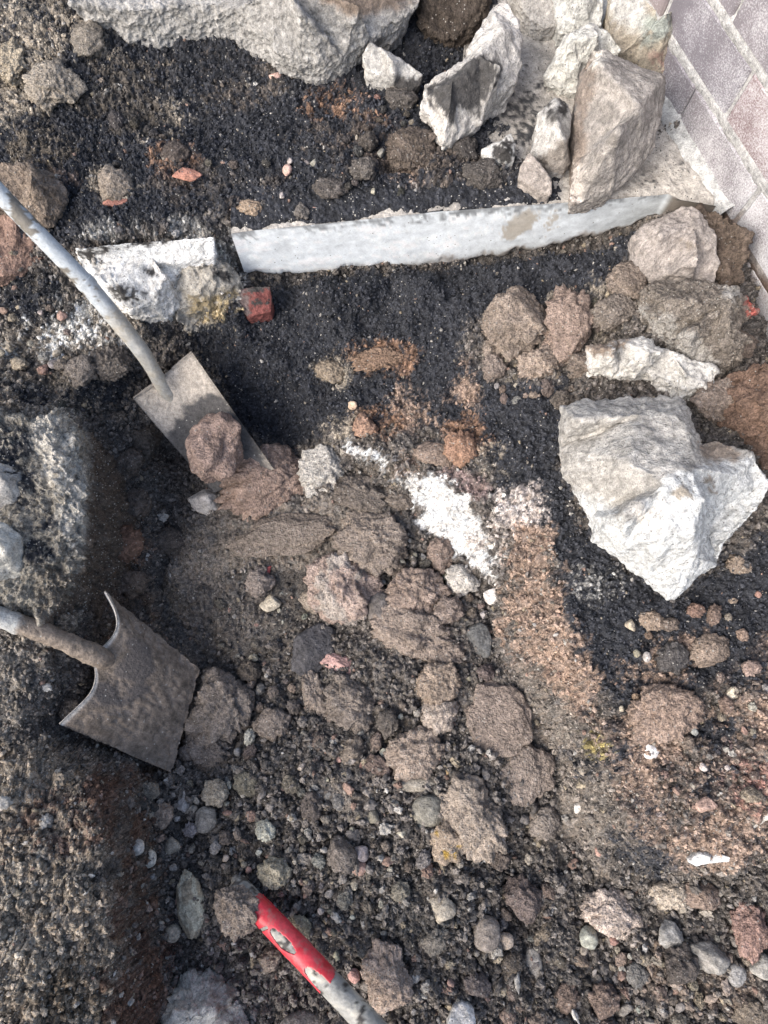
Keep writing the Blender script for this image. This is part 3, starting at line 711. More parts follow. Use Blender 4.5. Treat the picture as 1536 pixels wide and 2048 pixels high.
def blade(name, parent, cornersTL, TR, BR, BL, bow, nu, nv, alb, thick=.003, rimname=None, mat=None, prof=None, bump=.0008):
    U = np.linspace(0, 1, nu); Vv = np.linspace(0, 1, nv); G = np.zeros((nv, nu, 3))
    TL, TR, BR, BL = (np.array(p) for p in (cornersTL, TR, BR, BL))
    n = np.cross(TR - TL, BL - TL); n /= np.linalg.norm(n); n = n if n[2] > 0 else -n
    for j, v in enumerate(Vv):
        for i, u in enumerate(U):
            p = (TL * (1 - u) + TR * u) * (1 - v) + (BL * (1 - u) + BR * u) * v
            G[j, i] = p + n * bow(u, v)
    g = G.reshape(-1, 3); g = g + n * (bump * fbm(g, 70, 3, 33))[:, None]; a = alb(g)
    F1 = gridfaces(nv, nu); N = nu * nv
    T = np.vstack([F1, F1[:, ::-1] + N])
    i = np.arange(N).reshape(nv, nu); b = np.concatenate([i[0, :], i[1:, -1], i[-1, -2::-1], i[-2:0:-1, 0]]); b2 = np.roll(b, -1)
    T = np.vstack([T, np.stack([b, b + N, b2 + N, b2], 1)])
    V = np.vstack([g, g - n * thick])
    me = mesh_np(name, local(V, parent), T); set_col(me, np.clip(np.vstack([a, a]), .01, .8), .02)
    o = obj(name, me, mat or M_dirt, parent)
    return o, G, n

def blade_alb(g):
    px, py = proj(g); n1 = fbm(g, 24, 3, 21); n2 = fbm(g, 120, 2, 22)
    a = np.array((.42, .37, .31)) * (1 + .14 * n1 + .2 * n2)[:, None]
    dd = sdist(px, py, [(330,885),(352,850),(378,812),(430,792),(466,800),(560,960),(420,1010)]) / 12 + .1 + 1.0 * n1 + .5 * n2
    m = sstep(-.4, .6, dd)[:, None]; a = a * (1 - m) + np.array((.095, .09, .086)) * (1 + .15 * n2)[:, None] * m
    e = sstep(9, 3, np.abs(sdist(px, py, [(268,797),(385,705),(540,925),(425,975)])))[:, None] * .5; a = a * (1 - e) + np.array((.12, .11, .10)) * e
    return a
bow = lambda u, v: .010 * ((u - .5) ** 2) * 4 + .022 * math.exp(-((u - .48) / .10) ** 2 - (v / .13) ** 2) - .004 * v
blade('blade', sp, at(268,797,-.105), at(385,705,-.085), at(548,938,-.185), at(428,985,-.215), bow, 50, 70, blade_alb)
# folded treads along the top of the blade
for a, b in (((268,797,-.103),(318,762,-.098)), ((345,738,-.094),(385,705,-.083))):
    tube_obj('tread', [at(*a), (at(*a) + at(*b)) / 2, at(*b)], [.0035, .0045, .004], M_dirt, sp, blade_alb, seg=10, n=20)

# second spade, deeply curved blade, seen on edge
s2 = tag(empty('spade', at(185, 1300, -.06)), 'mud-caked spade with deeply curved blade, standing in the dark left corner of the pit', 'spade')
p2 = [at(-220,1180,.14), at(-60,1219,.08), at(0,1236,.055), at(70,1258,.025), at(130,1284,-.005), at(170,1302,-.03), at(200,1314,-.055), at(226,1328,-.095)]
def sh2(v):
    px, py = proj(v); n1 = fbm(v, 30, 3, 15); n2 = fbm(v, 120, 3, 16)
    a = np.array((.42, .42, .40)) * (1 + .12 * n2)[:, None]; d = sstep(-8, 14, px - 28 + 16 * n1 + 10 * n2)[:, None]
    mud = np.array((.21, .17, .135)) * (1 + .25 * n2 + .2 * n1)[:, None]
    low = sstep(.02, -.4, n1 * .6 + n2 * .5 + (py - (1240 + .42 * px)) * -.012)[:, None] * 0
    return a * (1 - d) + mud * d
tube_obj('shaft', p2, [.0185, .0185, .0182, .018, .0175, .019, .021, .014], M_dirt, s2, sh2, n=120, bumpy=.0022)
EDGE = [(207,1184,-.045),(216,1200,-.046),(228,1222,-.05),(234,1246,-.055),(228,1268,-.058),(212,1287,-.056),(196,1299,-.053),(186,1312,-.055),(187,1330,-.062),(191,1348,-.066),(188,1368,-.066),(180,1386,-.062),(166,1402,-.056),(144,1422,-.05),(118,1447,-.045)]
E = np.array([tuple(at(*p)) for p in EDGE]); ed = np.linspace(0, 1, len(E)); un = np.linspace(0, 1, 90)
Ec = np.stack([np.interp(un, ed, E[:, k]) for k in range(3)], 1)
kk = np.ones(7) / 7; Ep = np.vstack([np.repeat(Ec[:1], 3, 0), Ec, np.repeat(Ec[-1:], 3, 0)]); Ec[3:-3] = np.stack([np.convolve(Ep[:, k], kk, 'valid') for k in range(3)], 1)[3:-3]
tipA = np.array(at(398, 1338, -.215)); tipB = np.array(at(342, 1545, -.195)); tipM = (tipA + tipB) / 2
line = Ec[0][None] * (1 - un)[:, None] + Ec[-1][None] * un[:, None]
nv = 46; G = np.zeros((nv, 90, 3))
for j in range(nv):
    v = j / (nv - 1); bl = tipA[None] * (1 - un)[:, None] + tipB[None] * un[:, None]
    G[j] = (line * (1 - v) + bl * v) + (Ec - line) * (1 - v) ** 1.15 + np.array([0, 0, 1]) * (.012 * np.sin(np.pi * un) * v * (1 - v) * 4)[:, None]
g = G.reshape(-1, 3); n1 = fbm(g, 26, 3, 24); n2 = fbm(g, 120, 2, 25)
uvu = np.tile(un, nv); uvv = np.repeat(np.linspace(0, 1, nv), 90)
a = np.array((.19, .155, .125)) * (1 + .25 * n1 + .4 * n2)[:, None]
mm = (np.exp(-((uvu - .36) / .20) ** 2 - ((uvv - .34) / .22) ** 2) + np.exp(-((uvu - .72) / .08) ** 2 - ((uvv - .12) / .12) ** 2))
m = sstep(.35, .6, mm + .35 * n1)[:, None]; a = a * (1 - m) + np.array((.10, .088, .082)) * m
r_ = sstep(.035, .015, uvv)[:, None]; a = a * (1 - r_) + np.array((.55, .52, .48)) * (1 + .2 * n2)[:, None] * r_
Fg = gridfaces(nv, 90); Nn2 = nv * 90
tri = np.vstack([Fg[:, [0, 1, 2]], Fg[:, [0, 2, 3]]]); vn = vnormals(g, tri); g = g + vn * (.0042 * np.clip(n1 + 1.3 * n2 + .25, 0, 2) * (1 - m[:, 0]) * sstep(.03, .1, uvv))[:, None]
V = np.vstack([g, g - vn * .0042]); i = np.arange(Nn2).reshape(nv, 90)
b = np.concatenate([i[0, :], i[1:, -1], i[-1, -2::-1], i[-2:0:-1, 0]]); b2 = np.roll(b, -1)
me = mesh_np('blade', local(V, s2), np.vstack([Fg, Fg[:, ::-1] + Nn2, np.stack([b, b + Nn2, b2 + Nn2, b2], 1)])); set_col(me, np.clip(np.vstack([a, a]), .01, .8), .02)
obj('blade', me, M_dirt, s2)

# tool handle with the peeling red sleeve
th_ = tag(empty('tool_handle', at(530, 1830, -.12)), 'grey tool handle with worn bright red plastic grip at the bottom edge', 'tool handle')
hp = [at(470,1768,-.150), at(560,1862,-.125), at(640,1946,-.100), at(720,2030,-.072), at(860,2176,-.02), at(1000,2330,.04)]
def h_alb(v):
    n1 = fbm(v, 26, 3, 18); n2 = fbm(v, 130, 3, 19)
    a = np.array((.30, .295, .27)) * (1 + .2 * n1 + .2 * n2)[:, None]; m = sstep(.15, .5, n1 + .4 * n2)[:, None]; a = a * (1 - m) + np.array((.47, .44, .37)) * m
    m = sstep(.34, .42, fbm(v, 75, 2, 20))[:, None]; return a * (1 - m) + np.array((.05, .045, .04)) * m
tube_obj('handle_core', hp, [.0205, .0207, .021, .0212, .0215, .022], M_tool, th_, h_alb, n=140)
V, Fq, C, R, th = tube(hp, [.0222] * 6, 96, 420)
px, py = proj(V); nz_ = fbm(V.reshape(-1, 3), 60, 3, 70).reshape(px.shape)
dirv = np.array([.70, .714]); rel = np.stack([px - 566, py - 1884], -1); al_ = rel @ dirv; ac = rel @ np.array([-.714, .70])
upf = (V - C[:, None])[..., 2] > -.004
h1 = ((al_ / 33) ** 2 + (ac / 10) ** 2 + .2 * nz_) < 1
rel = np.stack([px - 640, py - 1966], -1); al2 = rel @ dirv; ac2 = rel @ np.array([-.714, .70])
h2 = ((np.minimum(al2, 0) / 40) ** 2 + (ac2 / 12.5) ** 2 + .08 * nz_) < 1
end = (al2 + .12 * ac2 ** 2 * .08 + 3 * nz_) > 18
tip = ((px - 497) * .7 + (py - 1800) * .714 + 5 * nz_ - .5 * ((px - 497) * .714 - (py - 1800) * .70)) < -4
split = (np.abs(al_ + 42 + .35 * ac) < 3.0) & (ac > 2) & (ac < 18) & upf
kill = ((h1 | h2) & upf) | end | tip | split
keep = ~(kill.ravel()[Fq].any(1))
v = V.reshape(-1, 3); nn = v - np.repeat(C, 96, 0); v = v + nn * (.03 * fbm(v, 50, 2, 71))[:, None]
used = np.unique(Fq[keep]); remap = -np.ones(len(v), int); remap[used] = np.arange(len(used))
me = mesh_np('red_sleeve', local(v[used], th_), remap[Fq[keep]])
M_red = simple('scuffed_red_plastic', (.52, .022, .036), (.66, .06, .08), scale=30, rough=.42, bump=.0003)
nt = M_red.node_tree; b_ = nt.nodes['Principled BSDF']; src = b_.inputs['Base Color'].links[0].from_socket
ge = nd(nt, 'ShaderNodeNewGeometry'); nn_ = nd(nt, 'ShaderNodeTexNoise', Scale=55.0, Detail=6.0, Roughness=.75); nt.links.new(ge.outputs['Position'], nn_.inputs['Vector'])
mr_ = nd(nt, 'ShaderNodeMapRange'); mr_.inputs['From Min'].default_value = .51; mr_.inputs['From Max'].default_value = .70; mr_.inputs['To Max'].default_value = .75; nt.links.new(nn_.outputs['Fac'], mr_.inputs['Value'])
mx_ = nd(nt, 'ShaderNodeMix', data_type='RGBA'); mx_.inputs[7].default_value = (.26, .19, .16, 1); nt.links.new(mr_.outputs[0], mx_.inputs[0]); nt.links.new(src, mx_.inputs[6]); nt.links.new(mx_.outputs[2], b_.inputs['Base Color'])
o = obj('red_sleeve', me, M_red, th_); sol = o.modifiers.new('thickness', 'SOLIDIFY'); sol.thickness = .0016; sol.offset = 1
PLACED += [(x, y, 34) for x, y in zip(np.linspace(495, 760, 9), np.linspace(1795, 2060, 9))]
PLACED += [(x, y, 30) for x, y in zip(np.linspace(0, 330, 9), np.linspace(385, 760, 9))] + [(400, 850, 80), (470, 880, 60), (330, 800, 60)]
PLACED += [(x, y, 30) for x, y in zip(np.linspace(0, 180, 5), np.linspace(1240, 1300, 5))] + [(220, 1300, 90), (280, 1400, 100), (170, 1420, 50)]

# ------------------------------------------------------------------ big stones and slabs
poly_stone('concrete_block', [(138,-70),(138,6),(200,14),(270,22),(330,12),(420,8),(470,22),(520,60),(545,95),(600,120),(650,129),(690,116),(740,78),(790,45),(835,14),(860,-70)],
  [(450,-30,.22),(600,20,.235),(720,10,.215),(560,-40,.24),(640,90,.17),(700,80,.16),(300,-20,.16)], .20, .09, CONC, 'huge rough grey concrete block jutting in at the top edge', 'concrete block', lim=45000,
  patches=[([(640,-80),(640,10),(700,30),(790,20),(870,-20),(870,-80)], BRN, 14, 1)], seed=1, rough=1.15, sink=.06)
poly_stone('stone', [(722,108),(742,84),(760,92),(815,122),(845,148),(842,168),(818,180),(790,172),(765,152),(730,132)], [(785,120,.145),(820,150,.14)], .135, .085, PALE, 'small dusty white stone just below the huge grey block', patches=[([(790,160),(850,160),(840,185),(790,185)], DK, 5, .8)], seed=2)
poly_stone('stone', [(1000,2),(1022,10),(1045,70),(1047,130),(1030,165),(990,200),(960,240),(918,275),(885,292),(868,270),(862,235),(838,215),(850,195),(848,170),(900,140),(935,110),(940,85),(985,15)],
  [(1005,60,.19),(1000,130,.20),(960,110,.195),(905,160,.18),(990,170,.17),(900,215,.165),(945,230,.14)], .16, .09, (.49,.465,.43), 'long pale stone with a dark grey crust over its lower half', patches=[([(848,178),(905,150),(940,118),(995,118),(1000,150),(985,180),(965,215),(950,238),(920,222),(905,243),(890,225),(870,215)], (.07,.067,.065), 4, 1)], seed=3, rough=.9)
poly_stone('stone', [(962,298),(1000,280),(1022,264),(1033,290),(1030,322),(1012,328),(985,318)], [(1010,295,.115)], .10, .075, LIME, 'little triangular white stone spotted with black grit', patches=[([(980,285),(1020,275),(1030,300),(1010,325),(985,312)], DK, 6, .6)], seed=4)
poly_stone('stone', [(1075,225),(1112,192),(1140,205),(1146,235),(1140,280),(1143,325),(1130,342),(1098,335),(1085,320),(1062,305),(1070,280)], [(1110,230,.17),(1115,290,.165),(1128,280,.15)], .15, .075, PALE, 'upright pale stone with a brown foot, leaning beside the big triangular rock', patches=[([(1075,310),(1100,305),(1125,285),(1150,280),(1150,350),(1080,350)], (.23,.205,.18), 5, 1),([(1085,205),(1140,200),(1140,225),(1100,235)], DK, 8, .45)], seed=5)
poly_stone('stone', [(1058,303),(1085,330),(1105,360),(1103,385),(1082,388),(1060,370),(1036,358),(1042,330)], [(1068,345,.125)], .11, .07, (.30,.265,.235), 'small plain grey-brown stone in front of the upright pale stone', seed=6)
poly_stone('rock', [(1185,98),(1215,100),(1270,130),(1330,150),(1328,200),(1312,290),(1280,330),(1225,392),(1165,406),(1143,404),(1140,385),(1145,330),(1150,220),(1160,150)],
  [(1192,120,.235),(1178,230,.23),(1163,330,.18),(1155,385,.12),(1318,165,.22),(1280,215,.245),(1235,260,.245),(1190,330,.19),(1300,260,.17),(1240,340,.135)], .19, .075, (.305,.28,.255), 'big triangular brown-grey rock standing against the brick wall', 'rock',
  patches=[([(1180,95),(1196,110),(1180,230),(1165,330),(1150,410),(1130,400),(1140,200)], (.24,.20,.17), 6, .9),([(1185,100),(1220,110),(1200,140),(1185,130)], (.52,.49,.44), 6, 1),([(1150,330),(1168,330),(1160,400),(1145,400)], (.5,.45,.4), 4, .6)], seed=7, rough=.8)
poly_stone('stone', [(1090,145),(1130,65),(1180,42),(1215,60),(1245,100),(1230,120),(1190,120),(1165,150),(1155,177),(1120,173),(1098,165)], [(1150,80,.17),(1200,70,.18),(1130,130,.15)], .15, .075, (.50,.49,.45), 'rough off-white stone tucked behind the big triangular rock', seed=8, rough=1.3)
poly_stone('concrete_block', [(1108,-50),(1108,20),(1120,52),(1150,60),(1180,48),(1205,50),(1208,-50)], [(1160,10,.16),(1160,-30,.17)], .15, .09, (.50,.495,.46), 'pale rough block at the top edge, left of the mossy brown block', 'concrete block', seed=9, rough=1.3)
poly_stone('concrete_block', [(1226,-50),(1222,50),(1218,80),(1240,108),(1272,130),(1320,146),(1348,132),(1364,90),(1369,0),(1369,-50)], [(1250,30,.20),(1330,30,.205),(1330,100,.18),(1260,95,.17)], .19, .08, (.33,.29,.23), 'greenish brown squared block with a reddish corner, beside the brick wall', 'concrete block',
  patches=[([(1225,-50),(1290,-50),(1290,70),(1225,50)], (.47,.46,.43), 14, .8),([(1290,40),(1340,20),(1340,70),(1280,90)], (.29,.31,.28), 16, .5),([(1300,115),(1370,90),(1350,160),(1300,160)], (.29,.20,.165), 10, .6)], seed=10, rough=1.0)
poly_stone('stone', [(1018,-40),(1040,12),(1062,42),(1090,54),(1114,50),(1110,-40)], [(1060,0,.14),(1085,25,.13)], .13, .08, (.36,.34,.31), 'dull grey stone at the top edge, right of the long pale stone', seed=11)
poly_stone('soil_clod', [(838,-30),(845,35),(868,62),(885,76),(912,74),(950,50),(975,10),(982,-30)], [(900,10,.17),(920,40,.14)], .14, .07, (.085,.068,.055), 'dark brown earth lump at the top edge, left of the long pale stone', 'clod', seed=12, rough=2.2, mat=M_clod)
poly_stone('concrete_slab', [(150,497,.06),(240,487,.062),(330,481,.062),(380,477,.062),(428,474,.062),(431,498,.035),(428,515,.02),(385,520,.02),(320,526,.02),(250,530,.015),(170,534,.01)], [(300,500,.045),(400,494,.045)], .06, 0, (.74,.735,.71), 'short broken white slab edge left of the gap, passing behind the first spade shaft', 'concrete slab',
  patches=[([(150,495),(260,485),(340,480),(330,486),(240,496),(160,512)], DK, 5, .6),([(150,490),(190,490),(200,535),(150,535)], DK, 8, .55)], seed=42, rough=.55, speck=.04, target=.004)
poly_stone('concrete_mass', [(150,503),(200,489),(300,482),(380,474),(425,474),(430,498),(428,514),(395,524),(372,534),(352,566),(346,600),(320,620),(262,628),(215,604),(175,560)],
  [(400,488,.045),(400,506,.03),(300,505,.03),(220,520,.02),(330,555,.03),(250,590,.02),(300,600,.01),(200,555,.03)], .05, -.05, (.66,.645,.61), 'ragged white concrete mass speckled black, hanging below the short slab edge', 'concrete lump',
  patches=[([(290,535),(310,530),(315,550),(295,556)], DK, 4, 1),([(215,575),(260,570),(320,590),(310,608),(250,600)], DK, 7, .65),([(352,562),(380,534),(425,522),(405,545),(372,582),(352,602)], (.26,.235,.20), 6, .7),([(150,490),(260,484),(330,480),(300,490),(200,498)], DK, 6, .45)], seed=13, rough=1.3, speck=.07)  # the grey patch paints the shade on its lower right side
poly_stone('concrete_lump', [(372,532),(396,522),(430,516),(470,532),(478,560),(466,600),(430,618),(390,622),(350,640),(340,612),(350,575)], [(430,545,.0),(400,580,-.02),(445,590,-.03)], -.0, -.09, (.40,.37,.32), 'ragged dirty mortar lump under the gap between the two white slab edges', 'concrete lump', patches=[([(390,530),(470,545),(460,560),(400,548)], DK, 7, .6),([(380,590),(470,585),(460,620),(380,630)], (.26,.21,.13), 10, .8)], seed=14, rough=2.0, speck=.1)
poly_stone('rock', [(1119,811),(1160,801),(1240,793),(1300,797),(1357,794),(1373,812),(1386,840),(1398,868),(1404,889),(1440,880),(1490,905),(1508,918),(1530,955),(1540,965),(1528,998),(1494,1040),(1444,1090),(1432,1130),(1404,1147),(1355,1195),(1336,1199),(1289,1159),(1233,1119),(1184,1082),(1178,1032),(1140,970),(1122,938),(1117,895)],
  [(1150,840,.145),(1280,830,.165),(1360,830,.175),(1385,890,.19),(1250,920,.20),(1180,960,.165),(1385,935,.215),(1330,970,.22),(1250,1030,.20),(1408,1000,.225),(1390,1060,.205),(1392,1115,.14),(1416,1072,.065),(1330,1080,.185),(1250,1090,.12),(1340,1160,.09),(1420,920,.135),(1470,950,.15),(1432,1036,.08),(1500,985,.10)], .135, .03, (.355,.34,.315), 'largest boulder in the picture, grey above and chalk white below, at the right', 'rock',
  patches=[([(1120,965),(1165,990),(1215,1010),(1250,1040),(1280,1030),(1330,960),(1400,930),(1440,915),(1520,910),(1560,960),(1420,1200),(1320,1215),(1160,1090)], (.49,.495,.485), 8, 1),([(1400,890),(1440,880),(1490,905),(1470,925),(1410,915)], (.24,.20,.165), 8, .9),([(1340,985),(1375,975),(1385,995),(1355,1000)], (.28,.25,.21), 4, .8),([(1405,945),(1425,955),(1430,985),(1415,975)], (.2,.17,.14), 4, .7),([(1270,1025),(1300,1030),(1300,1055),(1270,1045)], (.6,.56,.5), 10, .8)], seed=15, rough=1.15, target=.006, sink=.04)
poly_stone('concrete_lump', [(1262,475),(1290,450),(1340,422),(1370,408),(1400,420),(1430,460),(1440,520),(1430,562),(1380,567),(1300,562),(1270,540)], [(1320,470,.10),(1390,450,.11),(1400,520,.11),(1310,530,.09)], .10, .02, (.31,.277,.252), 'smooth pinkish grey concrete lump under the right end of the pale slab edge', 'concrete lump', seed=16, patches=[([(1360,480),(1410,470),(1400,500),(1370,505)], (.2,.17,.14), 6, .6)])
poly_stone('soil_clod', [(1392,412),(1440,428),(1480,448),(1497,470),(1490,510),(1482,560),(1440,574),(1428,510),(1425,460)], [(1450,470,.13),(1460,530,.12)], .11, .03, (.15,.115,.09), 'dark crumbly clod between the pinkish concrete lump and the brick wall', 'clod', seed=17, rough=2.6, mat=M_clod)
poly_stone('rock', [(1285,572),(1360,558),(1460,563),(1500,598),(1512,622),(1490,652),(1502,682),(1482,722),(1440,742),(1380,722),(1330,692),(1283,640)], [(1350,600,.12),(1450,610,.13),(1470,680,.11),(1380,660,.11),(1310,620,.10)], .10, .02, (.225,.195,.165), 'rubble-crusted brown lump with grey face, above the white broken block on the right', 'rock', seed=18, rough=2.3, mat=M_clod, speck=.12, patches=[([(1280,610),(1320,620),(1400,680),(1440,730),(1380,725),(1310,680)], (.40,.375,.34), 8, .8),([(1440,575),(1475,575),(1480,605),(1450,610)], (.42,.40,.37), 4, 1),([(1495,600),(1515,610),(1510,635),(1490,625)], (.42,.12,.10), 5, .8)])
poly_stone('concrete_block', [(1170,692),(1230,681),(1290,673),(1340,700),(1400,720),(1440,745),(1422,780),(1370,792),(1340,766),(1290,748),(1230,746),(1176,744)], [(1230,700,.085),(1300,705,.09),(1370,745,.08)], .075, .0, (.56,.54,.50), 'broken white block with dark hollow under it, just above the largest boulder', 'concrete block', seed=19, rough=1.5, patches=[([(1170,690),(1260,678),(1250,700),(1190,715)], BRN, 8, .7)])
poly_stone('soil_clod', [(1440,790),(1470,745),(1540,735),(1600,760),(1610,880),(1540,930),(1490,900),(1455,850)], [(1510,800,.13),(1550,850,.13),(1490,850,.11)], .11, .03, (.205,.135,.10), 'reddish brown earth mass at the right edge above the boulder arm', 'clod', seed=20, rough=2.2, mat=M_clod)
poly_stone('brick_fragment', [(472,580,-.07),(508,573,-.066),(540,572,-.066),(544,600,-.088),(542,622,-.103),(496,632,-.108),(474,612,-.094)], [(510,590,-.068),(535,600,-.082),(500,615,-.092)], -.068, -.15, (.19,.068,.06), 'square red brick end set in the black slope under the pale slab edge', 'brick fragment', patches=[([(470,575),(500,575),(505,605),(490,632),(470,615)], (.13,.10,.095), 5, .9),([(495,565),(545,565),(545,582),(500,580)], DK, 6, .7),([(500,600),(540,598),(540,606),(505,612)], DK, 3, .8)], seed=41, rough=.7)
poly_stone('soil_clod', [(-60,800,.07),(20,838,.075),(66,838,.07),(108,824,.06),(150,875,.055),(172,960,.055),(170,1050,.05),(152,1130,.04),(126,1200,.03),(84,1236,.03),(20,1226,.05),(-60,1210,.07)],
  [(60,900,.095),(110,880,.085),(135,960,.095),(120,1050,.085),(40,1000,.09),(90,1140,.065),(20,1120,.09),(-20,900,.10)], .075, -.14, (.34,.31,.26), 'high crusted lump of the left bank with a pale lime rim above the second spade', 'clod',
  patches=[([(-40,830),(50,850),(80,930),(110,1010),(130,1080),(100,1140),(20,1110),(-40,1130)], BLACK, 14, .5),([(62,840),(110,822),(150,875),(176,960),(174,1050),(160,1110),(128,1090),(112,1010),(84,930)], (.57,.53,.46), 9, .93),([(60,1150),(120,1120),(140,1180),(80,1230)], (.17,.15,.125), 9, .8),([(178,800),(180,960),(178,1050),(158,1140),(130,1210),(90,1250),(300,1300),(320,800)], (.125,.10,.08), 7, 1)], seed=40, rough=3.0, mat=M_clod, speck=.2, inset=1.0, sink=.1, target=.0042, lim=45000)  # last patch: brown earth side, its colour darkened for the shade there
poly_stone('stone', [(-30,925),(20,925),(40,950),(47,985),(30,1012),(-30,1020)], [(10,960,.14)], .125, .085, (.40,.38,.35), 'upper of two grey stones cut by the left edge on the bank', seed=21, rough=1.5)
poly_stone('stone', [(-30,1048),(15,1048),(42,1075),(50,1110),(40,1145),(5,1155),(-30,1160)], [(10,1100,.14)], .125, .085, (.47,.45,.40), 'lower of two stones cut by the left edge, pale and rounded', seed=22, rough=1.4)
poly_stone('soil_clod', [(-30,330),(60,326),(110,350),(132,385),(118,430),(92,452),(40,425),(-30,400)], [(60,360,.15),(100,390,.14)], .13, .06, (.27,.215,.17), 'tan clay lump at the left edge just above the spade shaft', 'clod', seed=23, rough=2.0, mat=M_clod)
poly_stone('soil_clod', [(-30,420),(20,420),(60,455),(90,500),(78,520),(30,545),(-30,560)], [(30,480,.10)], .08, .02, (.29,.195,.155), 'pinkish clay lump at the left edge just below the spade shaft', 'clod', seed=24, rough=1.8, mat=M_clod)
poly_stone('stone', [(305,2030),(330,1998),(360,1975),(385,1952),(440,1950),(462,1980),(455,2020),(490,2060),(480,2110),(300,2110)], [(400,1985,-.09),(380,2040,-.08),(440,2050,-.09)], -.10, -.19, (.50,.465,.41), 'large pale crusty stone at the bottom edge, left of the red handle', seed=25, rough=2.0, patches=[([(420,1950),(470,1970),(470,2060),(430,2010)], BRN, 10, .6)])
poly_stone('stone', [(892,2060),(905,2015),(925,2004),(948,2020),(952,2060),(940,2090),(900,2090)], [(922,2035,-.11)], -.125, -.17, (.62,.60,.57), 'angular whitish stone at the middle of the bottom edge', seed=26)
poly_stone('stone', [(556,2060),(575,2035),(610,2026),(650,2036),(662,2070),(640,2100),(565,2100)], [(610,2055,-.12)], -.13, -.18, (.27,.245,.215), 'rounded grey-brown stone at the bottom edge below the red grip', seed=27, round_=4)
poly_stone('stone', [(1380,1722),(1395,1708),(1425,1703),(1462,1716),(1460,1724),(1420,1728),(1392,1734)], [(1420,1714,.012)], .012, -.015, (.68,.68,.66), 'bright white chip set in the lip of the right bank', seed=28)
poly_stone('stone', [(1488,1655),(1505,1632),(1540,1612),(1580,1610),(1580,1650),(1535,1640),(1505,1660)], [(1540,1628,.04)], .035, .0, (.50,.47,.42), 'pale curved crust at the right edge over a dark hollow', seed=29)

# ------------------------------------------------------------------ clods and stones placed one by one
def ico(sub):
    bm = bmesh.new(); bmesh.ops.create_icosphere(bm, subdivisions=sub, radius=1); V = np.array([v.co[:] for v in bm.verts]); T = np.array([[v.index for v in f.verts] for f in bm.faces]); bm.free(); return V, T
ICO = {k: ico(k) for k in (2, 3, 4, 5)}

def clod_shape(seed, sub, kind):
    V, T = ICO[sub]; r = np.random.default_rng(seed); o = seed * 7.13; p = V.copy()
    if kind == 'clod':
        w, c = worley(V * 2.4 + o, seed); w2_, c2_ = worley(V * 5.5 + o, seed + 9)
        w3_, c3_ = worley(V * 10 + o, seed + 19)
        V0 = V; Vw = V + .12 * np.stack([vnoise(V * 3 + o + 5 * j, 60 + j) for j in range(3)], 1)
        w2_, c2_ = worley(Vw * 5.5 + o, seed + 9); w3_, c3_ = worley(Vw * 10 + o, seed + 19)
        d = 1.05 + .26 * fbm(V + o, 1.2, 2, 1) + .30 * (np.abs(fbm(Vw + o, 2.3, 3, 2)) - .38) + .20 * (np.abs(fbm(Vw + o, 5.2, 2, 3)) - .4) + .10 * (.5 - w2_) * (.3 + c2_) + .10 * (np.abs(fbm(V + o, 11, 2, 4)) - .4) + .04 * fbm(V + o, 22, 1, 6)
        rr = np.random.default_rng(seed + 5)
        for _ in range(4):
            n = rr.normal(size=3); n /= np.linalg.norm(n); h = rr.uniform(.72, 1.05); c = V @ n
            d = np.where(c > .1, np.minimum(d, h / np.maximum(c, .1) + .09 * fbm(V + o, 6, 3, 8) + .05 * fbm(V + o, 20, 1, 9)), d)
        p = V * d[:, None]
    elif kind == 'pressed':
        w, c = worley(V * 1.7 + o, seed); d = 1 + .30 * fbm(V + o, 1.3, 3, 1) + .22 * (.5 - w) * c + .035 * fbm(V + o, 8, 3, 5)
        p = V * d[:, None]
    elif kind == 'pebble':
        p = V * (1 + .16 * fbm(V + o, .9, 2, 1) + .03 * fbm(V + o, 5, 2, 2))[:, None]
    else:   # angular
        d = np.full(len(V), 1.25)
        for _ in range(13):
            n = r.normal(size=3); n /= np.linalg.norm(n); h = r.uniform(.62, .98); c = V @ n
            d = np.minimum(d, np.where(c > .05, h / np.maximum(c, .05), 9))
        p = V * (d * (1 + .05 * fbm(V + o, 2.5, 3, 3) + .03 * fbm(V + o, 9, 2, 4)))[:, None]
    n1 = fbm(V + o, 2.2, 3, 40); n2 = fbm(V + o, 9, 2, 42)
    g = 1 + .2 * n1 + .22 * n2 + .2 * fbm(V + o, 26, 1, 43)
    return p, T, g

def clod(name, px, py, w, h, ang, col, label, cat, kind='clod', seed=0, sub=5, flat=.62, sink=.35, group=None, me=None, speck=.03, patch=None):
    g0 = hit(px, py); sc = depth(g0) / F; a, b = w * sc / 2, h * sc / 2; c = flat * min(a, b) * 1.1
    zt = Zq(H0, g0.x, g0.y) + .003
    P = at(px, py, zt + c * (1 - 2 * sink) * .8); P.z = zt + c * (1 - 2 * sink)
    if me is None:
        V, T, g = clod_shape(seed, sub, kind)
        V = V * np.array([a, b, c]) / 1.0
        me = mesh_np(name, V, T); col = tuple((sum(col) / 3 + .86 * (x - sum(col) / 3)) * w_ for x, w_ in zip(col, (1.03, .99, .96))); al = np.array(col) * 1.28 * g[:, None]
        if patch is not None:
            nn = fbm(ICO[sub][0] + seed, 1.3, 3, 77); m = sstep(patch[1] - .12, patch[1] + .12, nn)[:, None]; al = al * (1 - m) + np.array(patch[0]) * g[:, None] * m
        set_col(me, np.clip(al, .01, .85), speck)
        o = obj(name, me, M_clod if kind in ('clod', 'pressed') else M_stone)
    else:
        o = bpy.data.objects.new(name, me); COL.objects.link(o); o.scale = (a, b, c); o.color = (*col, 1)
    o.location = P; o.rotation_euler = (0, 0, math.radians(-ang))
    tag(o, label, cat, group); PLACED.append((px, py, .45 * (w + h) / 2))
    return o

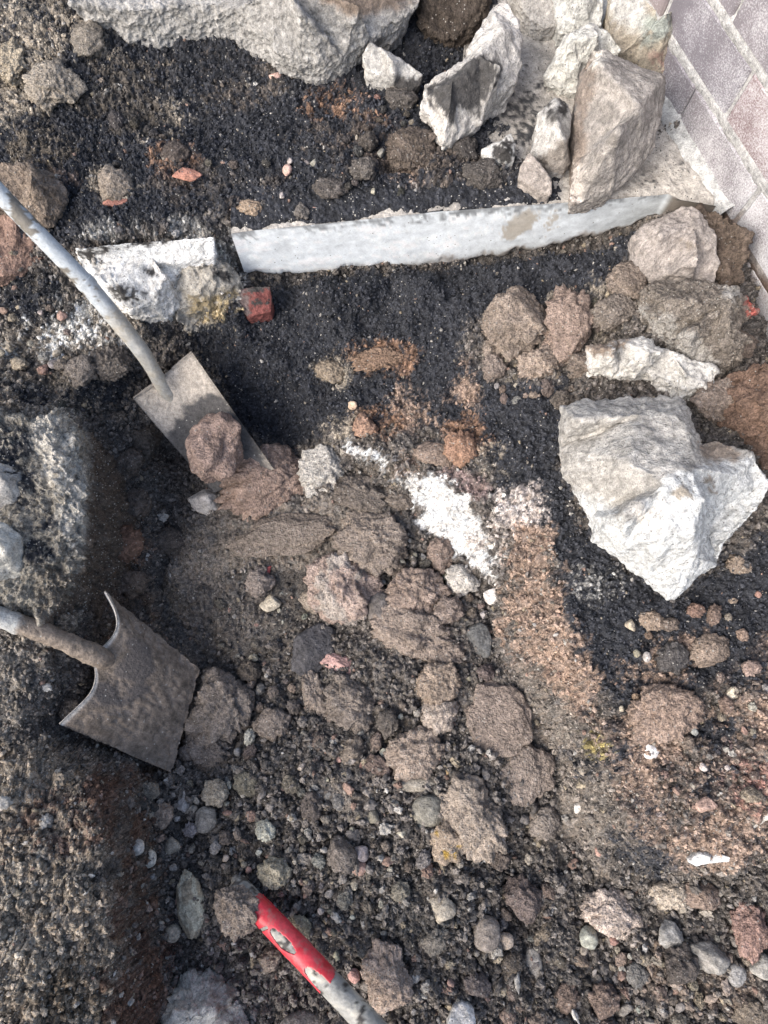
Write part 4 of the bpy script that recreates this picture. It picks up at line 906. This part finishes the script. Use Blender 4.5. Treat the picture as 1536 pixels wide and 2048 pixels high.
C1 = (.225, .18, .15); C2_ = (.26, .20, .165); C3_ = (.16, .135, .115); C4 = (.30, .235, .19); GR = (.33, .31, .28); DG = (.10, .095, .09); TN = (.34, .29, .225)
HAND = [
 # name, cx, cy, w, h, angle, colour, label, category, kind, flat
 ('soil_clod',433,893,96,118,20,(.24,.175,.145),'reddish brown clod resting on the flat spade blade','clod','pressed',.8),
 ('soil_clod',530,968,178,118,-14,(.275,.20,.16),'large reddish brown clay clod below the tip of the flat spade','clod','clod',.6),
 ('stone',415,1001,60,52,10,(.43,.40,.36),'pale angular stone just left of the large reddish clod','stone','angular',.7),
 ('concrete_lump',650,935,88,84,-30,(.40,.385,.35),'knobbly grey-white mortar lump right of the large reddish clod','concrete lump','clod',.6),
 ('soil_clod',750,1078,140,116,20,(.215,.18,.15),'broad crumbly brown clod under the white lime crust','clod','clod',.55),
 ('soil_clod',570,1075,200,70,-10,(.185,.155,.128),'long smooth pressed clay ridge below the large reddish clod','clod','pressed',.4),
 ('soil_clod',686,1180,112,134,-20,(.33,.255,.215),'pinkish crumbly clod at the centre of the pit floor','clod','clod',.75),
 ('soil_clod',826,1180,96,84,10,(.25,.195,.16),'rounded brown clod right of the pinkish central clod','clod','clod',.7),
 ('stone',762,1218,56,72,0,(.115,.105,.098),'dark smooth round stone below the pinkish central clod','stone','pebble',.75),
 ('soil_clod',893,1222,58,54,0,(.21,.17,.145),'small round brown ball of soil above the dark oblong stone','clod','clod',.8),
 ('soil_clod',820,1268,150,96,14,(.245,.20,.165),'ridged clay lump scored by the spade, right of the black lump','clod','clod',.5),
 ('soil_clod',890,1300,80,56,20,(.22,.18,.15),'brown lump joined to the right end of the ridged clay lump','clod','clod',.6),
 ('cinder',624,1298,92,80,-25,(.055,.055,.060),'large black cinder lump in the middle of the pit floor','cinder','angular',.6),
 ('brick_fragment',690,1336,84,40,24,(.38,.235,.21),'long pinkish brick fragment just below the black cinder lump','brick fragment','angular',.6),
 ('soil_clod',874,1368,78,84,15,(.27,.215,.165),'smooth-sided tan clay lump above the broad clay patch','clod','clod',.65),
 ('stone',961,1282,52,84,-12,(.085,.088,.088),'dark grey oblong stone beside the sandy strip','stone','angular',.55),
 ('stone',924,1160,58,54,-20,(.44,.42,.38),'pale grey knob below the lower end of the white lime crust','stone','clod',.7),
 ('stone',985,1194,32,30,0,(.50,.48,.45),'small pale chip right below the pale grey knob','stone','angular',.7),
 ('soil_clod',880,1110,46,58,10,(.22,.17,.14),'small brown clod tight under the white lime crust','clod','clod',.7),
 ('soil_clod',995,1435,140,128,35,(.24,.195,.162),'broad smooth clay lump at the foot of the sandy strip','clod','pressed',.26),
 ('soil_clod',1050,1545,120,118,0,(.22,.182,.152),'rounded clay mound below the broad smooth clay lump','clod','pressed',.3),
 ('soil_clod',830,1506,104,82,-8,(.29,.235,.19),'tan crumbly clod just above the flat stone sliver','clod','clod',.7),
 ('stone',828,1570,116,34,4,(.20,.185,.155),'long flat stone sliver lying level on the rubble','stone','angular',.6),
 ('brick_fragment',893,1541,18,26,10,(.42,.30,.15),'tiny yellow-ochre fragment right above the flat stone sliver','brick fragment','angular',.7),
 ('soil_clod',950,1634,104,144,-30,(.285,.24,.195),'big tan crumbly clod right of the greenish stone','clod','clod',.65),
 ('stone',858,1618,62,58,0,(.165,.16,.135),'greenish dark stone under the flat stone sliver','stone','pebble',.65),
 ('soil_clod',892,1682,70,66,-20,(.30,.24,.18),'ochre-spotted tan clod below the greenish stone','clod','clod',.7),
 ('soil_clod',880,1430,66,70,0,(.33,.28,.235),'pale crumbly clod left of the broad smooth clay lump','clod','clod',.7),
 ('soil_clod',704,1408,96,90,10,(.20,.172,.148),'grey-brown rough clod left of the smooth-sided tan lump','clod','clod',.65),
 ('soil_clod',630,1392,54,80,-25,(.225,.19,.16),'narrow upright clod left of the grey-brown rough clod','clod','clod',.6),
 ('soil_clod',448,1412,120,128,-10,(.185,.16,.138),'wide crumbly grey clod beside the curved spade blade','clod','clod',.6),
 ('soil_clod',420,1500,90,70,0,(.17,.148,.13),'flat grey clod below the wide crumbly grey clod','clod','clod',.5),
 ('soil_clod',545,1450,66,60,0,(.20,.17,.145),'brown clod right of the wide crumbly grey clod','clod','clod',.6),
 ('soil_clod',517,1166,52,50,0,(.21,.18,.16),'small clod with a red crumb on top, left of the pinkish central clod','clod','clod',.7),
 ('brick_fragment',522,1143,46,16,-14,(.46,.10,.09),'thin bright red brick crumb in the dark left part of the pit','brick fragment','angular',.7),
 ('stone',544,1206,40,30,10,(.40,.36,.28),'cream stone below the small clod with the red crumb','stone','angular',.7),
 ('soil_clod',623,1197,44,50,0,(.24,.205,.165),'greenish tan clod left of the pinkish central clod','clod','clod',.7),
 ('stone',433,1348,16,16,0,(.42,.42,.41),'tiny light grey pebble right of the curved blade','stone','pebble',.8),
 ('stone',376,1802,58,108,-12,(.23,.205,.15),'tall olive stone with a pale left side, left of the red grip','stone','angular',.6),
 ('stone',345,1866,34,32,0,(.30,.26,.20),'round tan pebble at the foot of the tall olive stone','stone','pebble',.8),
 ('stone',414,1852,32,40,0,(.27,.25,.21),'small grey pebble right of the tall olive stone','stone','pebble',.8),
 ('stone',275,1695,28,30,0,(.36,.35,.33),'smooth light grey pebble at the foot of the left bank','stone','pebble',.85),
 ('stone',300,1718,28,30,0,(.40,.385,.34),'round pale pebble lower right of the smooth light grey one','stone','pebble',.85),
 ('soil_clod',322,1632,42,48,20,(.30,.235,.185),'tan crumb clod near the top of the left rubble','clod','clod',.7),
 ('soil_clod',433,1585,48,48,0,(.37,.325,.25),'pale yellowish clod above the rubble on the left','clod','clod',.7),
 ('stone',368,1605,26,36,10,(.24,.23,.22),'small dark grey pebble between the tan crumb clod and the pale yellowish clod','stone','angular',.75),
 ('stone',414,1640,50,40,-20,(.19,.18,.16),'dark broad stone under the pale yellowish clod','stone','angular',.6),
 ('soil_clod',470,1815,66,78,-35,(.24,.20,.165),'mud clod stuck over the upper end of the red grip','clod','clod',.6),
 ('soil_clod',598,1855,44,44,0,(.30,.27,.19),'yellowish grey clod touching the upper side of the red grip','clod','clod',.7),
 ('soil_clod',540,1920,44,40,0,(.23,.19,.155),'small brown clod under the lower side of the red grip','clod','clod',.7),
 ('brick_fragment',708,1952,24,26,0,(.42,.24,.21),'small pink brick crumb right of the grey shaft at the bottom','brick fragment','pebble',.85),
 ('soil_clod',775,1950,88,108,-20,(.315,.25,.205),'pinkish tan clod right of the grey shaft near the bottom edge','clod','clod',.65),
 ('stone',972,1868,54,60,0,(.205,.18,.155),'smooth egg-shaped brown pebble on the bottom rubble','stone','pebble',.8),
 ('stone',1013,1882,30,32,0,(.36,.30,.235),'small tan pebble right of the egg-shaped brown pebble','stone','pebble',.8),
 ('stone',1068,1928,34,56,-5,(.24,.225,.20),'upright oval grey pebble in the dark channel','stone','pebble',.7),
 ('stone',880,1818,50,46,10,(.30,.27,.215),'tan stone pair left of the egg-shaped brown pebble','stone','angular',.7),
 ('soil_clod',1216,1824,104,74,-8,(.43,.36,.305),'pale pinkish crumbly clod at the lower right','clod','clod',.7),
 ('soil_clod',1342,1786,66,58,-15,(.37,.32,.255),'pale tan crumbly clod right of the pinkish one under the right bank','clod','clod',.7),
 ('soil_clod',1400,1790,70,56,0,(.23,.175,.14),'reddish brown clod beside the pale tan clod under the right bank','clod','clod',.6),
 ('stone',1418,1912,66,60,30,(.20,.195,.18),'grey faceted stone in the lower right rubble','stone','angular',.65),
 ('stone',1344,1872,46,54,0,(.22,.22,.21),'bluish grey stone left of the grey faceted stone','stone','angular',.65),
 ('soil_clod',1496,1858,70,90,0,(.275,.18,.15),'reddish clod near the right edge of the lower rubble','clod','clod',.65),
 ('stone',1470,1948,38,42,0,(.21,.21,.205),'round dark pebble right of the grey faceted stone','stone','pebble',.8),
 ('soil_clod',1090,1646,60,56,0,(.23,.20,.17),'grey-brown clod left of the smooth clay hollow','clod','clod',.6),
 ('stone',1157,1614,20,22,0,(.48,.46,.42),'tiny white pebble on the smooth clay hollow','stone','angular',.8),
 ('brick_fragment',1204,1702,30,18,0,(.32,.20,.165),'dull red brick crumb at the foot of the right bank','brick fragment','angular',.6),
 ('soil_clod',1035,645,124,112,-25,(.225,.185,.15),'large flat-faced brown clod below the pale slab edge at right','clod','clod',.6),
 ('soil_clod',1136,650,96,132,15,(.25,.19,.155),'reddish brown clod right of the flat-faced brown clod','clod','clod',.6),
 ('soil_clod',1078,728,84,66,-10,(.26,.21,.17),'small crumbly clod below the flat-faced brown clod','clod','clod',.65),
 ('soil_clod',988,736,46,56,0,(.20,.165,.14),'small dark brown clod left of the small crumbly clod','clod','clod',.65),
 ('soil_clod',1230,622,90,60,-20,(.19,.165,.14),'crumbly grey clod left of the rubble-crusted lump','clod','clod',.55),
 ('stone',1027,712,26,16,0,(.42,.37,.28),'small cream pebble under the flat-faced brown clod','stone','pebble',.7),
 ('stone',706,811,22,20,20,(.40,.30,.21),'lone tan pebble on the black slope','stone','angular',.7),
 ('soil_clod',726,855,44,40,0,(.34,.215,.15),'orange clod low on the black slope','clod','clod',.6),
 ('soil_clod',758,716,100,44,-8,(.23,.155,.105),'rusty brown lump half way down the black slope','clod','clod',.4),
 ('soil_clod',660,742,50,40,20,(.25,.205,.15),'tan lump left of the rusty brown lump on the black slope','clod','clod',.5),
 ('soil_clod',925,895,60,66,0,(.29,.175,.115),'rusty orange clod above the white lime crust','clod','clod',.55),
 ('soil_clod',868,908,70,44,10,(.22,.17,.135),'dark brown clod at the upper side of the white lime crust','clod','clod',.5),
 ('brick_fragment',372,352,52,26,10,(.36,.17,.12),'orange brick corner lying on the black ledge','brick fragment','angular',.6),
 ('soil_clod',352,310,46,54,20,(.09,.075,.066),'dark clod behind the orange brick corner','clod','clod',.6),
 ('soil_clod',230,372,66,66,0,(.28,.235,.185),'tan crumbly clod on the black ledge, left of the orange brick corner','clod','clod',.6),
 ('brick_fragment',234,402,44,20,-10,(.28,.13,.10),'red-brown brick chip under the tan crumbly clod','brick fragment','angular',.6),
 ('brick_fragment',548,153,24,14,-15,(.45,.30,.25),'small pink chip on the black ledge below the huge grey block','brick fragment','angular',.7),
 ('brick_fragment',575,340,20,26,10,(.42,.28,.23),'small pink nugget in the middle of the black ledge','brick fragment','pebble',.7),
 ('soil_clod',500,416,54,30,0,(.29,.22,.155),'orange-tan crumb clod just above the pale slab edge','clod','clod',.6),
 ('soil_clod',602,425,38,44,0,(.13,.12,.11),'grey knob above the pale slab edge, left of the black clod','clod','clod',.7),
 ('soil_clod',737,428,58,54,0,(.105,.098,.09),'dark grey clod overhanging the pale slab edge','clod','clod',.65),
 ('soil_clod',930,300,52,46,0,(.07,.064,.06),'black clod just below the tip of the crusted pale stone','clod','clod',.7),
 ('soil_clod',965,350,66,60,0,(.085,.078,.072),'wide black clod below the little triangular white stone','clod','clod',.6),
 ('soil_clod',820,300,90,80,10,(.12,.098,.08),'dark brown clod left of the tip of the crusted pale stone','clod','clod',.6),
 ('soil_clod',805,195,60,50,10,(.09,.082,.075),'dark clod under the small dusty white stone','clod','clod',.6),
 ('soil_clod',725,340,50,44,0,(.11,.10,.09),'dark clod right of the small pink nugget','clod','clod',.6),
 ('soil_clod',660,375,60,44,0,(.10,.09,.082),'flat dark clod between the pink nugget and the pale slab edge','clod','clod',.5),
 ('soil_clod',100,170,90,90,30,(.27,.24,.195),'tan ridge of earth in the top left corner','clod','clod',.5),
 ('soil_clod',20,130,60,90,0,(.36,.31,.225),'yellowish lump at the left edge of the top corner','clod','clod',.5),
 ('soil_clod',178,80,60,70,0,(.20,.18,.15),'grey-tan lump right of the tan ridge in the top left corner','clod','clod',.5),
 ('soil_clod',1330,1420,130,96,-15,(.275,.205,.16),'largest tan clod on the right bank below the boulder','clod','clod',.45),
 ('stone',1300,1500,26,28,0,(.60,.59,.57),'white pebble on the right bank below the largest tan clod','stone','angular',.8),
 ('stone',1465,1385,20,32,15,(.45,.40,.30),'cream pebble on the right bank near the right edge','stone','angular',.7),
 ('stone',1260,1250,22,24,0,(.37,.32,.24),'tan pebble on the black soil below the boulder','stone','angular',.8),
 ('stone',1294,1314,16,22,10,(.33,.31,.29),'small grey pebble on the right bank above the largest tan clod','stone','pebble',.8),
 ('soil_clod',1345,1315,60,56,0,(.085,.08,.078),'black lump on the right bank above the largest tan clod','clod','clod',.5),
 ('soil_clod',1420,1300,70,60,0,(.24,.19,.15),'brown lump on the right bank right of the black lump','clod','clod',.45),
 ('soil_clod',1305,1240,44,40,0,(.27,.21,.16),'tan crumb clod in the black soil under the boulder tip','clod','clod',.6),
 ('soil_clod',1480,1130,44,36,0,(.25,.20,.155),'tan crumb clod in the black soil right of the boulder tip','clod','clod',.6),
 ('stone',1412,1608,36,30,-10,(.32,.22,.175),'pinkish stone bedded in the right bank','stone','angular',.5),
 ('soil_clod',210,730,80,70,0,(.14,.125,.11),'dark grey clod left of the flat spade blade','clod','clod',.6),
 ('soil_clod',160,740,50,60,0,(.18,.16,.14),'grey clod left of the dark grey clod on the left bank','clod','clod',.6),
 ('stone',245,725,34,26,10,(.22,.19,.17),'small reddish grey chip beside the flat spade socket','stone','angular',.6),
 ('soil_clod',470,1085,40,50,0,(.19,.165,.14),'grey clod stack left of the pressed clay ridge','clod','clod',.6),
 ('soil_clod',800,1000,60,50,10,(.16,.135,.112),'dark brown knob below the white lime crust','clod','clod',.6),
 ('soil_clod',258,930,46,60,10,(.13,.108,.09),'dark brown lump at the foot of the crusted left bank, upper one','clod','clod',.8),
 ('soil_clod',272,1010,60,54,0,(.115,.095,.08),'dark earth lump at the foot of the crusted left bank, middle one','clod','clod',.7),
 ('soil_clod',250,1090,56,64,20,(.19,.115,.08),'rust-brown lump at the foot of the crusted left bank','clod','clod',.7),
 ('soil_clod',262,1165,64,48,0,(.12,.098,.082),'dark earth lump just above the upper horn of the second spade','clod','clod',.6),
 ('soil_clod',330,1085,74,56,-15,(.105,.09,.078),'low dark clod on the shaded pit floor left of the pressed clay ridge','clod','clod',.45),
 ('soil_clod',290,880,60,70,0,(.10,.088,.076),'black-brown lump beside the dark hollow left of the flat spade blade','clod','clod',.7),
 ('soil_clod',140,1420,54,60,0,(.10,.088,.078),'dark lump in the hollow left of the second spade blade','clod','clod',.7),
 ('soil_clod',1190,728,96,60,-10,(.17,.14,.115),'dark crumbly clod in front of the left end of the broken white block','clod','clod',.55),
 ('soil_clod',1258,566,74,64,20,(.20,.165,.135),'brown clod under the lower left corner of the pinkish concrete lump','clod','clod',.6),
 ('soil_clod',1430,800,90,84,0,(.215,.175,.145),'grey-brown clod between the boulder top corner and the reddish earth mass','clod','clod',.6),
 ('soil_clod',1470,690,70,60,0,(.18,.145,.12),'crumbly clod at the right foot of the rubble-crusted lump','clod','clod',.6),
 ('soil_clod',720,985,100,70,20,(.13,.112,.096),'dark rough clod below the knobbly mortar lump','clod','clod',.55),
]
for k, (nm, cx, cy, w, h, ang, col, lab, cat, kind, flat) in enumerate(HAND):
    sub = 5 if max(w, h) > 75 else 4 if max(w, h) > 30 else 3
    pat = None
    if lab.startswith('ochre'): pat = ((.42, .27, .06), .35)
    if lab.startswith('tall olive'): pat = ((.40, .38, .30), .3)
    if lab.startswith('pinkish crumbly'): pat = ((.44, .38, .33), .25)
    o = clod(nm, cx, cy, w * 1.04, h * 1.04, ang, col, lab, cat, kind, seed=100 + k, sub=sub, flat=flat, patch=pat, speck=.05 if kind == 'clod' else .03)
    if lab.startswith('reddish brown clod resting'): o.location = at(cx, cy, -.120)
    if lab.startswith('mud clod stuck'): o.location = at(cx, cy, -.125)

# ------------------------------------------------------------------ scattered clods and stones (things), then loose grit (stuff)
PROTO = {}
def protos(kind, n, sub, nm):
    out = []
    for s in range(n):
        V, T, g = clod_shape(900 + s + hash_k[kind], sub, kind); me = mesh_np(nm, V, T); set_col(me, np.repeat(g[:, None], 3, 1), .03)
        me.materials.append(M_clod if kind == 'clod' else M_stone); out.append(me)
    return out
hash_k = {'clod': 0, 'angular': 40, 'pebble': 80}
PM = {k: protos(k, 9, 4 if k == 'clod' else 3, {'clod': 'soil_clod', 'angular': 'stone', 'pebble': 'stone'}[k]) for k in hash_k}

AREA = [  # polygon, clods, stones, size range, clod colours, words for the place
 ([(275,1560),(480,1540),(780,1600),(1000,1700),(1010,2060),(700,2060),(560,1880),(470,1760),(440,1960),(345,1960),(290,1750)], 38, 80, (14, 62), [(.225,.195,.165), C3_, (.28,.25,.205), (.2,.175,.15)], 'rubble at the bottom of the pit'),
 ([(480,1330),(900,1400),(900,1560),(480,1560),(400,1480)], 24, 22, (14, 60), [C1, C3_, (.2,.17,.145)], 'pit floor above the rubble'),
 ([(400,1180),(620,1180),(640,1300),(520,1340),(430,1330)], 6, 10, (12, 26), [C3_, (.13,.115,.1)], 'dark left side of the pit floor'),
 ([(1010,1760),(1180,1780),(1300,1880),(1560,1850),(1560,2070),(1010,2070)], 40, 40, (16, 92), [C1, C4, C3_, (.24,.19,.15)], 'lower right rubble under the bank'),
 ([(1240,1260),(1540,1180),(1560,1600),(1330,1690),(1230,1560)], 24, 18, (14, 40), [C1, C4, SAND, (.28,.2,.15)], 'mixed soil of the right bank'),
 ([(480,380),(1000,330),(1120,390),(860,415),(500,440)], 12, 6, (14, 40), [(.075,.07,.066), (.1,.09,.082)], 'black ledge behind the pale slab edge'),
 ([(180,150),(700,150),(830,200),(830,330),(220,340)], 22, 10, (14, 44), [(.07,.066,.062), (.12,.1,.085)], 'upper black ledge'),
 ([(700,1000),(960,1190),(1000,1400),(860,1330),(720,1120)], 10, 10, (12, 34), [C1, C3_], 'pit floor below the white crust'),
 ([(0,580),(180,600),(160,800),(0,900)], 9, 10, (14, 36), [C3_, TN, (.08,.075,.07)], 'speckled left bank'),
 ([(960,690),(1180,590),(1260,640),(1160,690),(1140,800),(1000,800)], 20, 6, (14, 54), [C1, C3_], 'soil heap below the slab edge at right'),
]
def inside(poly, x, y): return sdist(np.array([x]), np.array([y]), poly)[0] > 0
def auto(poly, n, kind_fn, size, colfn, name, label, cat, group, sub_me):
    p = np.array(poly); x0, y0 = p.min(0); x1, y1 = p.max(0); done = 0
    for _ in range(n * 40):
        if done >= n: break
        x, y = random.uniform(x0, x1), random.uniform(y0, y1)
        t = random.random(); s = size[0] + (size[1] - size[0]) * t ** 2.6
        if not inside(poly, x, y): continue
        if any((x - a) ** 2 + (y - b) ** 2 < (r + s * .42) ** 2 for a, b, r in PLACED): continue
        k = kind_fn(); asp = random.uniform(.7, 1.0); c_ = colfn(); lum = sum(c_) / 3
        wrd = ('reddish' if c_[0] > c_[2] * 1.75 else 'pale' if lum > .33 else 'tan' if c_[0] > c_[2] * 1.45 and lum > .2 else 'grey' if lum > .16 else 'dark')
        szw = 'small ' if s > (size[0] + size[1]) * .42 else 'tiny '
        lab_ = szw + wrd + ' ' + label; grp_ = szw + wrd + ' ' + group
        o = clod(name, x, y, s, s * asp, random.uniform(0, 360), c_, lab_, cat, k, flat=random.uniform(.65, .9), sink=random.uniform(.15, .35), group=grp_, me=random.choice(PM[k]))
        o.rotation_euler = (random.uniform(-.4, .4), random.uniform(-.4, .4), o.rotation_euler[2]); done += 1
STC = [(.33,.31,.275), (.25,.24,.22), (.38,.345,.28), (.19,.18,.165), (.29,.255,.205), (.42,.39,.34), (.31,.2,.165)]
def jit(c):
    k = random.uniform(.75, 1.25); return tuple(min(.8, a * k * random.uniform(.95, 1.05)) for a in c)
for poly, nc, ns, size, cols, where in AREA:
    auto(poly, nc, lambda: 'clod', size, lambda: jit(random.choice(cols)), 'soil_clod', 'crumbly soil clod lying in the ' + where, 'clod', 'soil clods in the ' + where, None)
    auto(poly, ns, lambda: random.choice(['angular', 'clod', 'angular']), (size[0] * .85, size[1] * .62), lambda: jit(random.choice(STC)), 'stone', 'stone lying in the ' + where, 'stone', 'stones in the ' + where, None)

# loose grit: instanced crumbs on the surface
crumb_coll = bpy.data.collections.new('crumb_shapes')
for s in range(10):
    k = 'clod' if s < 6 else 'angular'
    V, T, g = clod_shape(300 + s, 3, k); me = mesh_np('crumb', V * (1 + .30 * fbm(V + s, 2.6, 2, 400 + s))[:, None] * np.array([1, rng.uniform(.5, .9), rng.uniform(.4, .8)]), T, smooth=s < 5)
    me.materials.append(M_grit); o = bpy.data.objects.new('crumb', me); crumb_coll.objects.link(o)

def grit(name, n, keepf, sizef, label, pale=0.0, lighten=1.0, pal=None):
    n3 = n * 8; x = rng.uniform(X0 + .02, X1 - .02, n3); y = rng.uniform(Y0 + .02, Y1 - .02, n3)
    ix = np.clip(np.searchsorted(gx, x), 1, NX - 1); iy = np.clip(np.searchsorted(gy, y), 1, NY - 1)
    P = PT[iy, ix] + np.stack([rng.normal(0, .001, n3), rng.normal(0, .001, n3), np.zeros(n3)], 1)
    px, py = proj(P); ok = (px > -140) & (px < 1680) & (py > -140) & (py < 2180)
    ok &= rng.random(n3) < keepf(ix, iy, px, py) * np.clip(1 / np.maximum(Nn[iy, ix, 2], .1), 1, 6) * .4
    P = P[ok][:n]; ix = ix[ok][:n]; iy = iy[ok][:n]; px = px[ok][:n]; py = py[ok][:n]; m = len(P)
    sz = sizef(m, ix, iy, py); P[:, 2] += sz * .25
    col = ALB[iy, ix] * (lighten * rng.uniform(.45, 1.75, m))[:, None]
    if pal is not None:
        pk = rng.random(m) < pale; pc = np.array(pal)[rng.integers(0, len(pal), m)] * rng.uniform(.7, 1.2, m)[:, None]; col[pk] = pc[pk]
    me = bpy.data.meshes.new(name); me.vertices.add(m); me.vertices.foreach_set('co', P.astype(np.float32).ravel())
    at_ = me.attributes.new('albedo', 'FLOAT_COLOR', 'POINT'); c4 = np.ones((m, 4), np.float32); c4[:, :3] = np.clip(col, .01, .8); at_.data.foreach_set('color', c4.ravel())
    a = me.attributes.new('size', 'FLOAT', 'POINT'); a.data.foreach_set('value', sz.astype(np.float32))
    a = me.attributes.new('turn', 'FLOAT_VECTOR', 'POINT'); a.data.foreach_set('vector', rng.uniform(0, 6.28, (m, 3)).astype(np.float32).ravel())
    a = me.attributes.new('pick', 'INT', 'POINT'); a.data.foreach_set('value', rng.integers(0, 10, m).astype(np.int32))
    o = obj(name, me); tag(o, label, None, None, 'stuff')
    gn = bpy.data.node_groups.new(name, 'GeometryNodeTree'); gn.interface.new_socket('Geometry', in_out='INPUT', socket_type='NodeSocketGeometry'); gn.interface.new_socket('Geometry', in_out='OUTPUT', socket_type='NodeSocketGeometry')
    N = gn.nodes; L = gn.links.new; gi = N.new('NodeGroupInput'); go = N.new('NodeGroupOutput'); ip = N.new('GeometryNodeInstanceOnPoints'); ci = N.new('GeometryNodeCollectionInfo')
    ci.inputs['Collection'].default_value = crumb_coll; ci.inputs['Separate Children'].default_value = True; ci.inputs['Reset Children'].default_value = True
    ip.inputs['Pick Instance'].default_value = True
    def na(nm, dt):
        q_ = N.new('GeometryNodeInputNamedAttribute'); q_.data_type = dt; q_.inputs['Name'].default_value = nm; return [s for s in q_.outputs if s.enabled and s.name == 'Attribute'][0]
    L(gi.outputs[0], ip.inputs['Points']); L(ci.outputs[0], ip.inputs['Instance']); L(na('pick', 'INT'), ip.inputs['Instance Index']); L(na('size', 'FLOAT'), ip.inputs['Scale']); L(na('turn', 'FLOAT_VECTOR'), ip.inputs['Rotation'])
    L(ip.outputs[0], go.inputs[0]); md = o.modifiers.new('grit', 'NODES'); md.node_group = gn
    return o

PALEC = [(.33,.31,.28), (.27,.24,.20), (.40,.38,.35), (.26,.18,.145), (.29,.245,.18)]
grit('cinder_grit', 60000, lambda ix, iy, px, py: BLK[iy, ix] * .95 + .02, lambda m, ix, iy, py: .0014 + .0030 * rng.random(m) ** 2.5, 'loose black cinder grit over the ledge and slopes', .022, 1.25, PALEC)
grit('soil_crumbs', 110000, lambda ix, iy, px, py: (1 - BLK[iy, ix]) * (1 - .93 * SM[iy, ix]) * (1 - .85 * (ALB[iy, ix, 0] > .45)), lambda m, ix, iy, py:   .0012 + .0052 * rng.random(m) ** 4.5, 'loose brown soil crumbs over the pit and banks', .07, 1.2, PALEC)
grit('gravel', 6500, lambda ix, iy, px, py: (1 - BLK[iy, ix]) * (1 - .95 * SM[iy, ix]) * GRV[iy, ix] ** 2 * (1 - .9 * (ALB[iy, ix, 0] > .45)), lambda m, ix, iy, py: .0040 + .0085 * rng.random(m) ** 2.4, 'small mixed gravel and crumbs on the pit floor', .2, 1.25, PALEC)
print('objects', len(S.objects))
